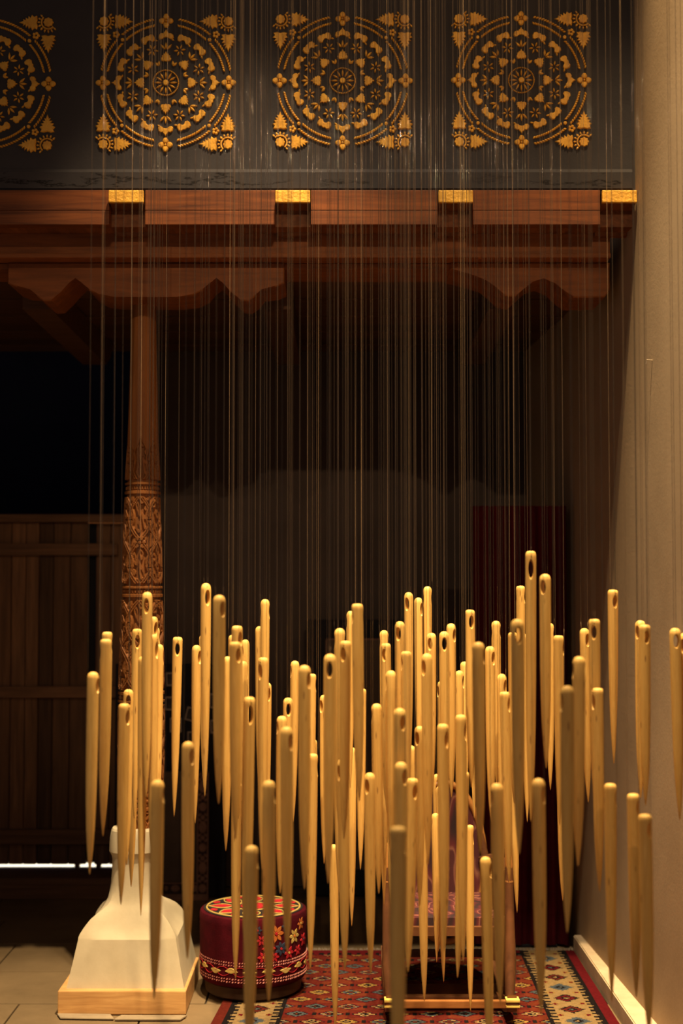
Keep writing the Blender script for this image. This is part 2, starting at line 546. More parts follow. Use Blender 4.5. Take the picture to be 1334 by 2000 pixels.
# ------------------------------------------------------------------ plank door on the left
def dz(y): return at(100, y, YB).z
dr = thing('door_1', 'dark plank door with cross rails, daylight showing under it', 'door', (XL, YB, dz(1678)))
dr['kind'] = 'structure'
def dpart(name, m, x0, x1, y0, y1, z0, z1, bev=0.004):
    return MB().box(x0 - XL, x1 - XL, y0 - YB, y1 - YB, z0 - dz(1678), z1 - dz(1678), bev).build(name, m, dr)
dpart('backing', M['board'], XL, XD, YB + 0.03, YB + 0.05, 0.110, dz(1006))
xs = [-80, -20, 22, 50, 76, 104, 137, 172, 187, 216, 246, 275]
for a, b in zip(xs, xs[1:]):
    if (a, b) == (172, 187):
        continue
    x0, x1 = at(a, 1200, YB).x, at(b, 1200, YB).x
    x0 = max(x0, XL)
    t = random.uniform(0, 0.006)
    dpart('plank', M['plank'], x0 + 0.002, x1 - 0.002, YB - t, YB + 0.03, 0.108, dz(1020), 0.003)
for (ya, yb) in ((1062, 1085), (1340, 1362), (1618, 1647)):
    x1 = at(232 if ya < 1100 else 262, 1000, YB).x
    dpart('rail', M['rail'], XL, x1, YB - 0.035, YB - 0.008, dz(yb), dz(ya))
dpart('top_rail', M['rail'], XL, XD, YB - 0.04, YB + 0.05, dz(1020), dz(1005))
dpart('cap_strip', M['chair_light'], at(175, 1020, YB).x, at(243, 1020, YB).x, YB - 0.046, YB - 0.038, dz(1023), dz(1021), 0)
for px in (40, 150, 192):
    x = at(px, 1680, YB).x
    dpart('foot', M['rail'], x - 0.012, x + 0.012, YB + 0.0, YB + 0.03, 0.093, dz(1678) + 0.004, 0.002) if px > 100 else None

# ------------------------------------------------------------------ eaves: fascia, joists with gold ends, beam, capitals
def zz(y, Y): return at(667, y, Y).z
ev = struct(MB().box(XL, xr - 0.01, 4.97, 5.068, zz(443, 4.95) + 0.004, 2.871).build('trim_4', M['joist']), 'brown boarded underside of the eaves')
jx = [(-112, -44), (213, 281), (538, 606), (856, 923), (1175, 1243)]
edges = []
for (a, b) in jx:
    edges.append((at(a, 385, 4.90).x, at(b, 385, 4.90).x))
gaps = [(XL, edges[0][0])] + [(edges[i][1], edges[i + 1][0]) for i in range(4)]
for (a, b) in gaps:
    zt, zb = zz(376, 4.95), zz(443, 4.95)
    MB().box(a + 0.002, b - 0.002, 4.918, 4.968, zb + 0.0505, zt, 0.002).build('fascia_board', M['beam'], ev)
    MB().box(a + 0.002, b - 0.002, 4.919, 4.968, zb, zb + 0.05, 0.002).build('fascia_board', M['beam'], ev)
where = ['beyond the left frame edge', 'between the left and second medallions', 'under the gap left of the middle medallion',
         'under the gap between the middle and right medallions', 'in the corner by the right wall']
lab = ['brown joist end with gold front, cut off at the far left', 'brown joist with gold painted end above the carved column',
       'brown joist with gold painted end left of the middle medallion', 'brown joist with gold painted end left of the right medallion',
       'brown joist with gold painted end in the corner by the beige wall']
for i, (a, b) in enumerate(edges):
    z1, z0 = zz(373, 4.9), zz(397, 4.9)
    if i == 0:
        continue
    j = thing('joist', lab[i], 'joist', ((a + b) / 2, 4.9, z0), 'joists under the slate wall')
    h = (b - a) / 2
    pr = [(0.004, z1 - z0 - 0.004), (0.004, 0.001), (0.07, -0.008), (0.11, -0.026), (0.135, -0.050), (0.15, -0.078), (0.168, -0.082), (0.168, z1 - z0 - 0.004)]
    mb = MB().prism(pr, 'x', -h + 0.002, h - 0.002)
    mb.build('joist_beam', M['joist'], j)
    MB().box(-h, h, -0.012, 0.004, 0, z1 - z0, 0.003).build('gold_end', M['gold_end'], j)

YBm = 5.07
bz0, bz1 = zz(505, YBm), zz(443, 4.95) + 0.020
bm_ = thing('main_beam', 'long brown timber beam spanning the portico under the joists', 'beam', (-0.8, YBm, bz0))
x_end = at(1192, 500, YBm).x
MB().box(XL + 0.8, x_end + 0.8, 0, 0.34, 0, bz1 - bz0, 0.005).build('timber', M['capital'], bm_)
MB().box(XL + 0.8, x_end + 0.8, 0.075, 0.30, zz(526, 5.145) - bz0, -0.001, 0.003).build('lower_timber', M['capital'], bm_)
MB().box(XL + 0.8, x_end + 0.8, -0.014, 0.0, 0.0, zz(496, YBm) - bz0, 0.003).build('bead_moulding', M['capital'], bm_)

def capital(pts, px0, py0, name, label):
    """ogee bracket under the beam; pts in pixels in the plane of its face"""
    Y = 5.13
    o0 = at(px0, py0, Y)
    p = [(at(x, y, Y).x - o0.x, at(x, y, Y).z - o0.z) for x, y in pts]
    c = thing(name, label, 'capital', (o0.x, Y, o0.z))
    mb = MB().prism(p, 'y', 0, 0.25)
    bmesh.ops.bevel(mb.bm, geom=[e for e in mb.bm.edges if abs(e.verts[0].co.y - e.verts[1].co.y) < 1e-5 and e.verts[0].co.y < 0.01], offset=0.004, segments=1, affect='EDGES')
    mb.build('bracket', M['capital'], c, True, 30)
    return c
half = [(270, 513), (270, 553), (252, 560), (225, 563), (214, 578), (200, 588), (184, 587), (166, 570), (150, 552), (138, 540), (126, 549), (112, 566), (92, 576), (60, 580), (26, 580)]
pts = [(285 + a, b) for a, b in half] + [(285 - a, b) for a, b in half[::-1]]
cap1 = capital(pts, 285, 513, 'column_capital', 'scalloped brown timber capital resting on the carved column')
pts = [(1191, 513), (1191, 566), (1182, 580), (1120, 581), (1103, 568), (1085, 551), (1062, 541), (1040, 548), (1022, 565), (1005, 580), (985, 577),
       (968, 560), (950, 545), (925, 537), (900, 530), (880, 526), (880, 513)]
capital(pts, 1100, 513, 'end_capital', 'scalloped brown timber bracket under the beam end by the right wall')

# ------------------------------------------------------------------ carved column
YC = 5.32
cprof = [(588, 25), (605, 24), (660, 25), (740, 27), (820, 29), (880, 31), (930, 34), (1000, 36), (1080, 38.5), (1200, 41.5), (1300, 44), (1400, 46), (1480, 46), (1540, 44), (1580, 41), (1613, 38)]
def crad(y):
    for (a, ra), (b, rb) in zip(cprof, cprof[1:]):
        if a <= y <= b:
            t = (y - a) / (b - a)
            return ra + (rb - ra) * t
    return cprof[-1][1]
def sstep(a, b, x):
    t = max(0.0, min(1.0, (x - a) / (b - a)))
    return t * t * (3 - 2 * t)
def carve(th, y):
    """how deep the carving is cut at azimuth th and photo row y, 0..1"""
    if y < 840:
        return 0.10 * (0.5 + 0.5 * math.cos(th * 14)) * sstep(600, 640, y)
    arch = 858 + 26 * abs(math.sin(th * 3.5))
    if y < arch:
        return 0.10 * (0.5 + 0.5 * math.cos(th * 14))
    for b0, b1 in ((946, 972), (1148, 1172), (1352, 1376), (1556, 1580)):
        if b0 - 3 < y < b1 + 3:
            u = (y - b0) / (b1 - b0)
            if u < 0.06 or u > 0.94 or 0.28 < u < 0.36 or 0.62 < u < 0.70:
                return 0.9
            if 0.36 <= u <= 0.62:
                return 0.35 + 0.35 * (math.sin(th * 40) > 0.1)
            return 0.05
    base = 1.0
    per = 204.0
    v = ((y - 972) % per) / (per - 26)
    if y < 946:
        v = (y - 860) / 86.0 * 0.45
    s = th * 3 / 2 / PI
    # two interlaced stems
    for ph, amp in ((0.0, 0.30), (0.5, 0.30)):
        for rep in (0, 1):
            c = amp * math.sin(2 * PI * (v * 1.0 + ph)) + 0.5 * rep
            d = abs(((s - c + 0.5) % 1.0) - 0.5)
            base = min(base, max(0.0, (d - 0.045) / 0.03))
            base = max(base, 0.55 * max(0, 1 - abs(d - 0.012) / 0.008)) if d < 0.02 else base
    # curling foliage filling the ground between the stems
    g = math.sin(2 * PI * (2 * s + 1.5 * v) + 1.3 * math.sin(2 * PI * (v * 2 - s))) * math.cos(2 * PI * (s - 2.5 * v) + 0.9 * math.sin(2 * PI * 2 * s))
    if g > 0.30 and base > 0.5:
        base = 0.12 if g < 0.86 else 0.55
    elif g < -0.52 and base > 0.5:
        base = 0.22 if g > -0.9 else 0.6
    # rosettes and curled leaves
    for (cs, cv, rad, pet) in ((0.0, 0.52, 0.16, 6), (0.5, 0.04, 0.14, 5), (0.5, 0.98, 0.14, 5), (0.25, 0.26, 0.11, 4), (0.75, 0.26, 0.11, 4), (0.25, 0.78, 0.11, 4), (0.75, 0.78, 0.11, 4)):
        ds = ((s - cs + 0.5) % 1.0) - 0.5
        dv = (v - cv) * 2.2
        rr = math.hypot(ds, dv)
        an = math.atan2(dv, ds)
        rl = rad * (0.78 + 0.22 * math.cos(pet * an))
        if rr < rl:
            k = 0.0
            if rr < rad * 0.28: k = 0.0
            elif rr < rad * 0.38: k = 0.8
            elif abs(math.sin(pet * an / 2)) > 0.93: k = 0.6
            base = min(base, k) if k == 0.0 else k
    return max(0.0, min(1.0, base))
cx = at(281, 600, YC).x
b = bmesh.new()
NS, NR = 300, 620
y0c, y1c = 588.0, 1613.0
rings = []
zt_c = zz(y0c, YC)
zb_c = zz(y1c, YC)
for i in range(NR + 1):
    z = zt_c + (zb_c - zt_c) * i / NR
    yp = y0c + (y1c - y0c) * i / NR
    r0 = crad(yp) * YC / F
    ring = []
    for k in range(NS):
        th = 2 * PI * k / NS
        ring.append(b.verts.new((math.cos(th) * (r0 - 0.011 * carve(th + PI / 2, yp)), math.sin(th) * (r0 - 0.011 * carve(th + PI / 2, yp)), z - zb_c)))
    rings.append(ring)
for a, c in zip(rings, rings[1:]):
    for k in range(NS):
        j = (k + 1) % NS
        b.faces.new((a[k], c[k], c[j], a[j]))
b.faces.new(rings[0]); b.faces.new(rings[-1][::-1])
me = bpy.data.meshes.new('carved_column')
bmesh.ops.recalc_face_normals(b, faces=b.faces[:])
b.to_mesh(me); b.free()
me.materials.append(M['column'])
tag(obj('carved_column', me, None, (cx, YC, zb_c)), 'carved brown wooden column standing in the white stone base', 'column')

# ------------------------------------------------------------------ stone base on wooden plinth
XP = -0.770
PH = 0.082
pl = thing('plinth', 'honey coloured square wooden plinth under the white stone base', 'plinth', (XP, 5.285, 0))
mb = MB().box(-0.225, 0.225, -0.225, 0.225, 0.0, PH, 0.004)
mb.build('plinth_block', M['plinth'], pl)
secs = [(PH, .208, .208), (.16, .191, .191), (.243, .174, .174), (.250, .165, .1735), (.262, .152, .169), (.277, .1395, .160), (.292, .131, .149), (.306, .123, .1376), (.322, .1145, .117),
        (.334, .108, .098), (.345, .101, .084), (.361, .0935, .074), (.39, .0875, .067), (.414, .084, .063), (.46, .081, .0605), (.50, .080, .060), (.512, .082, .062),
        (.529, .0916, .068), (.575, .0897, .067), (.605, .084, .064), (.612, .080, .060)]
b = bmesh.new()
rings = []
for z, a, c in secs:
    ring = []
    for q in range(4):
        for t in range(10):
            u = -1 + 2 * t / 10
            x, y = a + (c - a) * abs(u) ** 2.6, c * u
            for _ in range(q):
                x, y = -y, x
            ring.append(b.verts.new((x, y, z)))
    rings.append(ring)
NK = 40
for a, c in zip(rings, rings[1:]):
    for k in range(NK):
        j = (k + 1) % NK
        b.faces.new((a[k], c[k], c[j], a[j]))
b.faces.new(rings[0]); b.faces.new(rings[-1])
bmesh.ops.recalc_face_normals(b, faces=b.faces[:])
me = bpy.data.meshes.new('stone_base')
b.to_mesh(me); b.free()
me.materials.append(M['stone'])
me.polygons.foreach_set('use_smooth', [True] * len(me.polygons))
me.set_sharp_from_angle(angle=R(24))
so = tag(obj('stone_base', me, None, (cx - 0.0, 5.30, 0)), 'white bell shaped stone column base on the wooden plinth', 'column base')
so.location.x = -0.763
# slabs of stone packed under the plinth front
for x0, x1, y0, h, rz, lb in ((-0.985, -0.795, 5.008, 0.006, -1.0, 'thin pale stone slab under the plinth front, left piece'),
                            (-0.775, -0.545, 4.992, 0.007, 2.5, 'thin pale stone slab under the plinth front, right piece')):
    mb = MB().box(-(x1 - x0) / 2, (x1 - x0) / 2, -0.024, 0.024, 0, h, 0.003)
    for v in mb.bm.verts:
        v.co.x += 0.012 * math.sin(v.co.y * 60 + x0 * 9)
        v.co.y += 0.006 * math.sin(v.co.x * 40)
    o_ = mb.build('stone_slab', M['slab'], None, loc=((x0 + x1) / 2, y0 + 0.022, 0.0005))
    o_.rotation_euler.z = R(rz)
    tag(o_, lb, 'stone slab', 'stone slabs before the plinth')

# ------------------------------------------------------------------ gold medallions
H = 0.2395
def lobed(cx, cz, rad, n, depth, steps=6, ph=0.0):
    out = []
    for i in range(n * steps):
        a = 2 * PI * i / (n * steps) + ph
        r = rad * (1 - depth + depth * abs(math.cos(n * (a - ph) / 2)))
        out.append((cx + r * math.cos(a), cz + r * math.sin(a)))
    return out
def xf(pts, ang, r):
    """pts with +v outward; put at radius r along ang (math angle)"""
    c, s = math.cos(ang), math.sin(ang)
    return [((r + v) * c - u * s * -1 * -1, (r + v) * s + u * c) for u, v in pts]
def scale(pts, k=H): return [(p[0] * k, p[1] * k) for p in pts]
trefoil = [(-.115, -.03), (-.105, .015), (-.075, .035), (-.045, .03), (-.035, .05), (-.015, .065), (0, .098), (.015, .065), (.035, .05), (.045, .03), (.075, .035), (.105, .015), (.115, -.03),
           (.095, -.058), (.06, -.055), (.035, -.032), (0, -.025), (-.035, -.032), (-.06, -.055), (-.095, -.058)]
bean = [(-.105, -.02), (-.10, .03), (-.065, .052), (-.03, .04), (0, .052), (.03, .04), (.065, .052), (.10, .03), (.105, -.02), (.085, -.06), (.05, -.065), (.028, -.035), (0, -.025), (-.028, -.035), (-.05, -.065), (-.085, -.06)]
leaf_in = [(-.085, -.06), (-.09, -.02), (-.07, -.005), (-.075, .025), (-.05, .03), (-.045, .06), (-.02, .06), (0, .105), (.02, .06), (.045, .06), (.05, .03), (.075, .025), (.07, -.005), (.09, -.02), (.085, -.06), (.05, -.078), (.02, -.07), (0, -.085), (-.02, -.07), (-.05, -.078)]
_cl = [(.022, .085), (.050, .090), (.032, .050), (.076, .050), (.050, .012), (.098, .006), (.066, -.034), (.116, -.046), (.085, -.082), (.104, -.118), (.05, -.130)]
corner_leaf = [(0, .148)] + _cl + [(0, -.116)] + [(-x, y) for x, y in _cl[::-1]]
corner_leaf = corner_leaf[::-1]
def petal(l, wd, n=5):
    top = [(wd * math.sin(PI * i / n) * (1 - 0.25 * i / n), l * i / n) for i in range(n + 1)]
    bot = [(-x, y) for x, y in top[1:-1]][::-1]
    return [(0, 0)] + top[1:] + bot
def place(pts, ax, az, ang):
    """pts with +v along ang"""
    c, s = math.cos(ang), math.sin(ang)
    return [(ax + v * c - u * -s * -1 * -1 if False else ax + v * c + u * s, az + v * s - u * c) for u, v in pts]

def med_meshes():
    out = []          # (name, mesh)
    hh = 0.0065
    def one(name, polys, h=hh, inset=0.87):
        mb = MB()
        for p in polys:
            mb.relief(scale(p), h, inset)
        out.append((name, mb.mesh(name, M['gold'])))
    for k in range(16):
        a = PI / 2 + k * PI / 8
        one('palmette', [place(trefoil if k % 4 == 0 else bean, .705 * math.cos(a), .705 * math.sin(a), a)])
    for k in range(8):
        a = PI / 2 + k * PI / 4
        one('leaf', [place([(u * .86, v * .86) for u, v in leaf_in], .385 * math.cos(a), .385 * math.sin(a), a)])
        # sprig outside each leaf
        sx, sz = .485 * math.cos(a), .485 * math.sin(a)
        one('sprig', [place(petal(.11, .02), sx + .015 * math.cos(a + d), sz + .015 * math.sin(a + d), a + d) for d in (-.75, 0, .75)], 0.006, 0.6)
        a2 = a + PI / 8
        fx, fz = .525 * math.cos(a2), .525 * math.sin(a2)
        one('star_flower', [place(petal(.07, .015), fx + .02 * math.cos(a2 + q * PI / 3), fz + .02 * math.sin(a2 + q * PI / 3), a2 + q * PI / 3) for q in range(6)], 0.006, 0.6)
        one('bud', [place(petal(.08, .022), .275 * math.cos(a2), .27 * math.sin(a2), a2 + d) for d in (-.45, .45)], 0.006, 0.6)
        for dd in (-.2, .2):
            one('dot_leaf', [place(petal(.06, .016), .64 * math.cos(a2 + dd), .64 * math.sin(a2 + dd), a2 + dd + 1.2)], 0.005, 0.6)
        # laurel spray, two rows of leaves on a quarter half-arc
        polys = []
        a0, a1 = PI / 2 + k * PI / 4, PI / 2 + (k + 1) * PI / 4
        card0 = (k % 2 == 0)
        s0 = a0 + (R(9.5) if card0 else R(4))
        s1 = a1 - (R(4) if card0 else R(9.5))
        dirn = 1 if card0 else -1
        nl = 13
        for i in range(nl):
            t = s0 + (s1 - s0) * (i + 0.5) / nl
            for rr, tw in ((.888, -.62), (.948, .62)):
                ang = t + (PI / 2 if dirn > 0 else -PI / 2) - tw * dirn
                bx, bz = rr * math.cos(t), rr * math.sin(t)
                polys.append(place(petal(.058, .0175, 4), bx, bz, ang))
        one('laurel_spray', polys, 0.006, 0.6)
        if k % 2 == 1:
            dg = PI / 2 + k * PI / 4
            one('bead', [lobed(.905 * math.cos(dg), .905 * math.sin(dg), .028, 6, .1)], 0.007)
    for k in range(4):
        a = PI / 2 + k * PI / 2
        fx, fz = .925 * math.cos(a), .925 * math.sin(a)
        one('rosette', [lobed(fx + .062 * math.cos(a + q * PI / 2), fz + .062 * math.sin(a + q * PI / 2), .046, 3, .12, 6, a + q * PI / 2) for q in range(4)] + [lobed(fx, fz, .018, 6, .1)], 0.0075, 0.7)
        sx = (1, -1, -1, 1)[k]; sz = (1, 1, -1, -1)[k]
        one('floret', [lobed(.915 * sx, .918 * sz, .075, 8, .16)])
        one('corner_leaf', [place(corner_leaf, .63 * sx, .915 * sz, PI if sx > 0 else 0)])
        one('corner_leaf', [place(corner_leaf, .915 * sx, .60 * sz, -PI / 2 if sz > 0 else PI / 2)])
        lash = []
        for ang0, mid in ((PI if sx > 0 else 0, (.915 * sx, .918 * sz)), (-PI / 2 if sz > 0 else PI / 2, (.915 * sx, .918 * sz))):
            arc = []
            for i in range(9):
                t = ang0 + R(-48 + 12 * i)
                arc.append((mid[0] + .112 * math.cos(t), mid[1] + .112 * math.sin(t)))
            for i in range(8, -1, -1):
                t = ang0 + R(-48 + 12 * i)
                arc.append((mid[0] + .088 * math.cos(t), mid[1] + .088 * math.sin(t)))
            ps = []
            for i in range(8):
                ps.append([arc[i], arc[i + 1], arc[16 - i], arc[17 - i]])
            for i in range(5):
                t = ang0 + R(-44 + 22 * i)
                ps.append(place(petal(.05, .016, 4), mid[0] + .112 * math.cos(t), mid[1] + .112 * math.sin(t), t))
            one('crown', ps, 0.006, 0.85)
        one('corner_flower', [lobed(.735 * sx + .034 * math.cos(q * PI / 2.5), .72 * sz + .034 * math.sin(q * PI / 2.5), .024, 3, .1, 4) for q in range(5)], 0.006, 0.7)
    one('hub', [lobed(0, 0, .045, 8, .08)], 0.009)
    one('spokes', [place(petal(.11, .016, 5), .06 * math.cos(q * PI / 6), .06 * math.sin(q * PI / 6), q * PI / 6) for q in range(12)], 0.007, 0.6)
    ring = []
    for i in range(48):
        t0, t1 = 2 * PI * i / 48, 2 * PI * (i + .72) / 48
        ring.append([(.178 * math.cos(t0), .178 * math.sin(t0)), (.178 * math.cos(t1), .178 * math.sin(t1)), (.196 * math.cos(t1), .196 * math.sin(t1)), (.196 * math.cos(t0), .196 * math.sin(t0))])
    one('bead_ring', ring, 0.005, 0.8)
    return out
meds = med_meshes()
for (px, py), lb in zip(((-28, 164), (324, 162), (669, 158), (1018, 157)),
                        ('gold relief medallion cut off by the left frame edge, in deep shade', 'gold relief medallion above the carved column, second from left',
                         'brightest gold relief medallion in the middle of the slate wall', 'gold relief medallion nearest the beige right wall')):
    t = thing('medallion', lb, 'medallion', at(px, py, YF) + Vector((0, 0.0005, 0)), 'gold medallions on the slate wall')
    for nm, me in meds:
        obj(nm, me, t)

# ------------------------------------------------------------------ nail in the right wall
ny = 4.53
np_ = None
for _ in range(40):
    p = at(1274, 704, ny)
    ny += (wall_x(ny) - p.x) * -3.0 if False else 0
    # solve x/y ratio against the wall line
    ratio = ray(1274, 704).x / ray(1274, 704).y
    ny = (1.04 + 4.71 * 0.046) / (ratio + 0.046)
np_ = at(1274, 704, ny)
nl = thing('nail', 'small bent metal nail sticking out of the beige wall', 'nail', np_)
MB().tube([(0.004, 0, 0), (-0.016, -0.002, 0.001), (-0.020, -0.002, 0.002)], 0.0022, 8).build('shank', M['metal'], nl)
MB().tube([(-0.018, -0.002, 0.004), (-0.021, -0.002, -0.012)], 0.0018, 8).build('hook', M['metal'], nl)

# ------------------------------------------------------------------ needles
ORD = ['highest', 'second highest', 'third highest', 'fourth highest', 'fifth highest', 'sixth highest', 'seventh highest', 'eighth highest', 'ninth highest', 'tenth highest',
       'eleventh highest', 'twelfth highest', 'thirteenth highest', 'fourteenth highest', 'fifteenth highest', 'sixteenth highest', 'seventeenth highest', 'eighteenth highest', 'nineteenth highest', 'twentieth highest', 'twenty first', 'twenty second', 'twenty third', 'twenty fourth']

def needle_proto(kind):
    """unit needle: head radius 1, length 36, top at z = 0, eye bored along y"""
    round_head = [(0, 0), (.28, -.03), (.52, -.12), (.72, -.27), (.87, -.50), (.96, -.80), (1.0, -1.15)]
    flat_head = [(0, 0), (.45, -.02), (.70, -.08), (.85, -.20), (.95, -.40), (1.0, -.70), (1.0, -1.1)]
    slim = [(1, -4), (.97, -10), (.88, -17), (.76, -23), (.60, -28), (.40, -31.8), (.22, -34.2), (.09, -35.6), (0, -36)]
    full = [(1, -4), (1, -10), (.97, -17), (.88, -23), (.74, -27.5), (.52, -31.5), (.30, -34), (.12, -35.6), (0, -36)]
    prof = (round_head if kind in (0, 1) else flat_head) + (slim if kind in (0, 2) else full)
    b = MB().lathe(prof, 28, cap=False)
    a = b.mesh('shaft_blank', M['needle'])
    oa = obj('shaft_blank', a)
    cut = bmesh.new()
    rr = []
    for y in (-1.3, -1.0, -.75, -.4, 0, .4, .75, 1.0, 1.3):
        k = abs(y)
        hw = .43 + .14 * k ** 3
        hh = 1.10 + .30 * k ** 3
        rr.append([cut.verts.new((hw * math.cos(2 * PI * i / 24), y, -2.45 + hh * math.sin(2 * PI * i / 24))) for i in range(24)])
    for p, q in zip(rr, rr[1:]):
        for i in range(24):
            j = (i + 1) % 24
            cut.faces.new((p[i], p[j], q[j], q[i]))
    cut.faces.new(rr[0]); cut.faces.new(rr[-1][::-1])
    bmesh.ops.recalc_face_normals(cut, faces=cut.faces[:])
    cm = bpy.data.meshes.new('eye_cutter')
    cut.to_mesh(cm); cut.free()
    oc = obj('eye_cutter', cm)
    md = oa.modifiers.new('eye', 'BOOLEAN')
    md.operation = 'DIFFERENCE'
    md.object = oc
    md.solver = 'EXACT'
    dg = bpy.context.evaluated_depsgraph_get()
    me = bpy.data.meshes.new_from_object(oa.evaluated_get(dg))
    me.name = 'shaft'
    me.polygons.foreach_set('use_smooth', [True] * len(me.polygons))
    me.set_sharp_from_angle(angle=R(42))
    bpy.data.objects.remove(oa); bpy.data.objects.remove(oc)
    return me
PROTO = [needle_proto(k) for k in range(4)]
lp = MB().tube([(0, -1.05, 1.3), (0, -1.02, .2), (0, -.92, -.55), (0, -.6, -1.15), (0, 0, -1.36), (0, .6, -1.15), (0, .92, -.55), (0, 1.02, .2), (0, 1.05, 1.3)], 0.026, 6)
LOOP = lp.mesh('thread_loop', M['thread'], True)
STR = MB().tube([(0, 0, 0), (0, 0, 1)], 0.00052, 6).mesh('thread', M['thread'], True, 60)

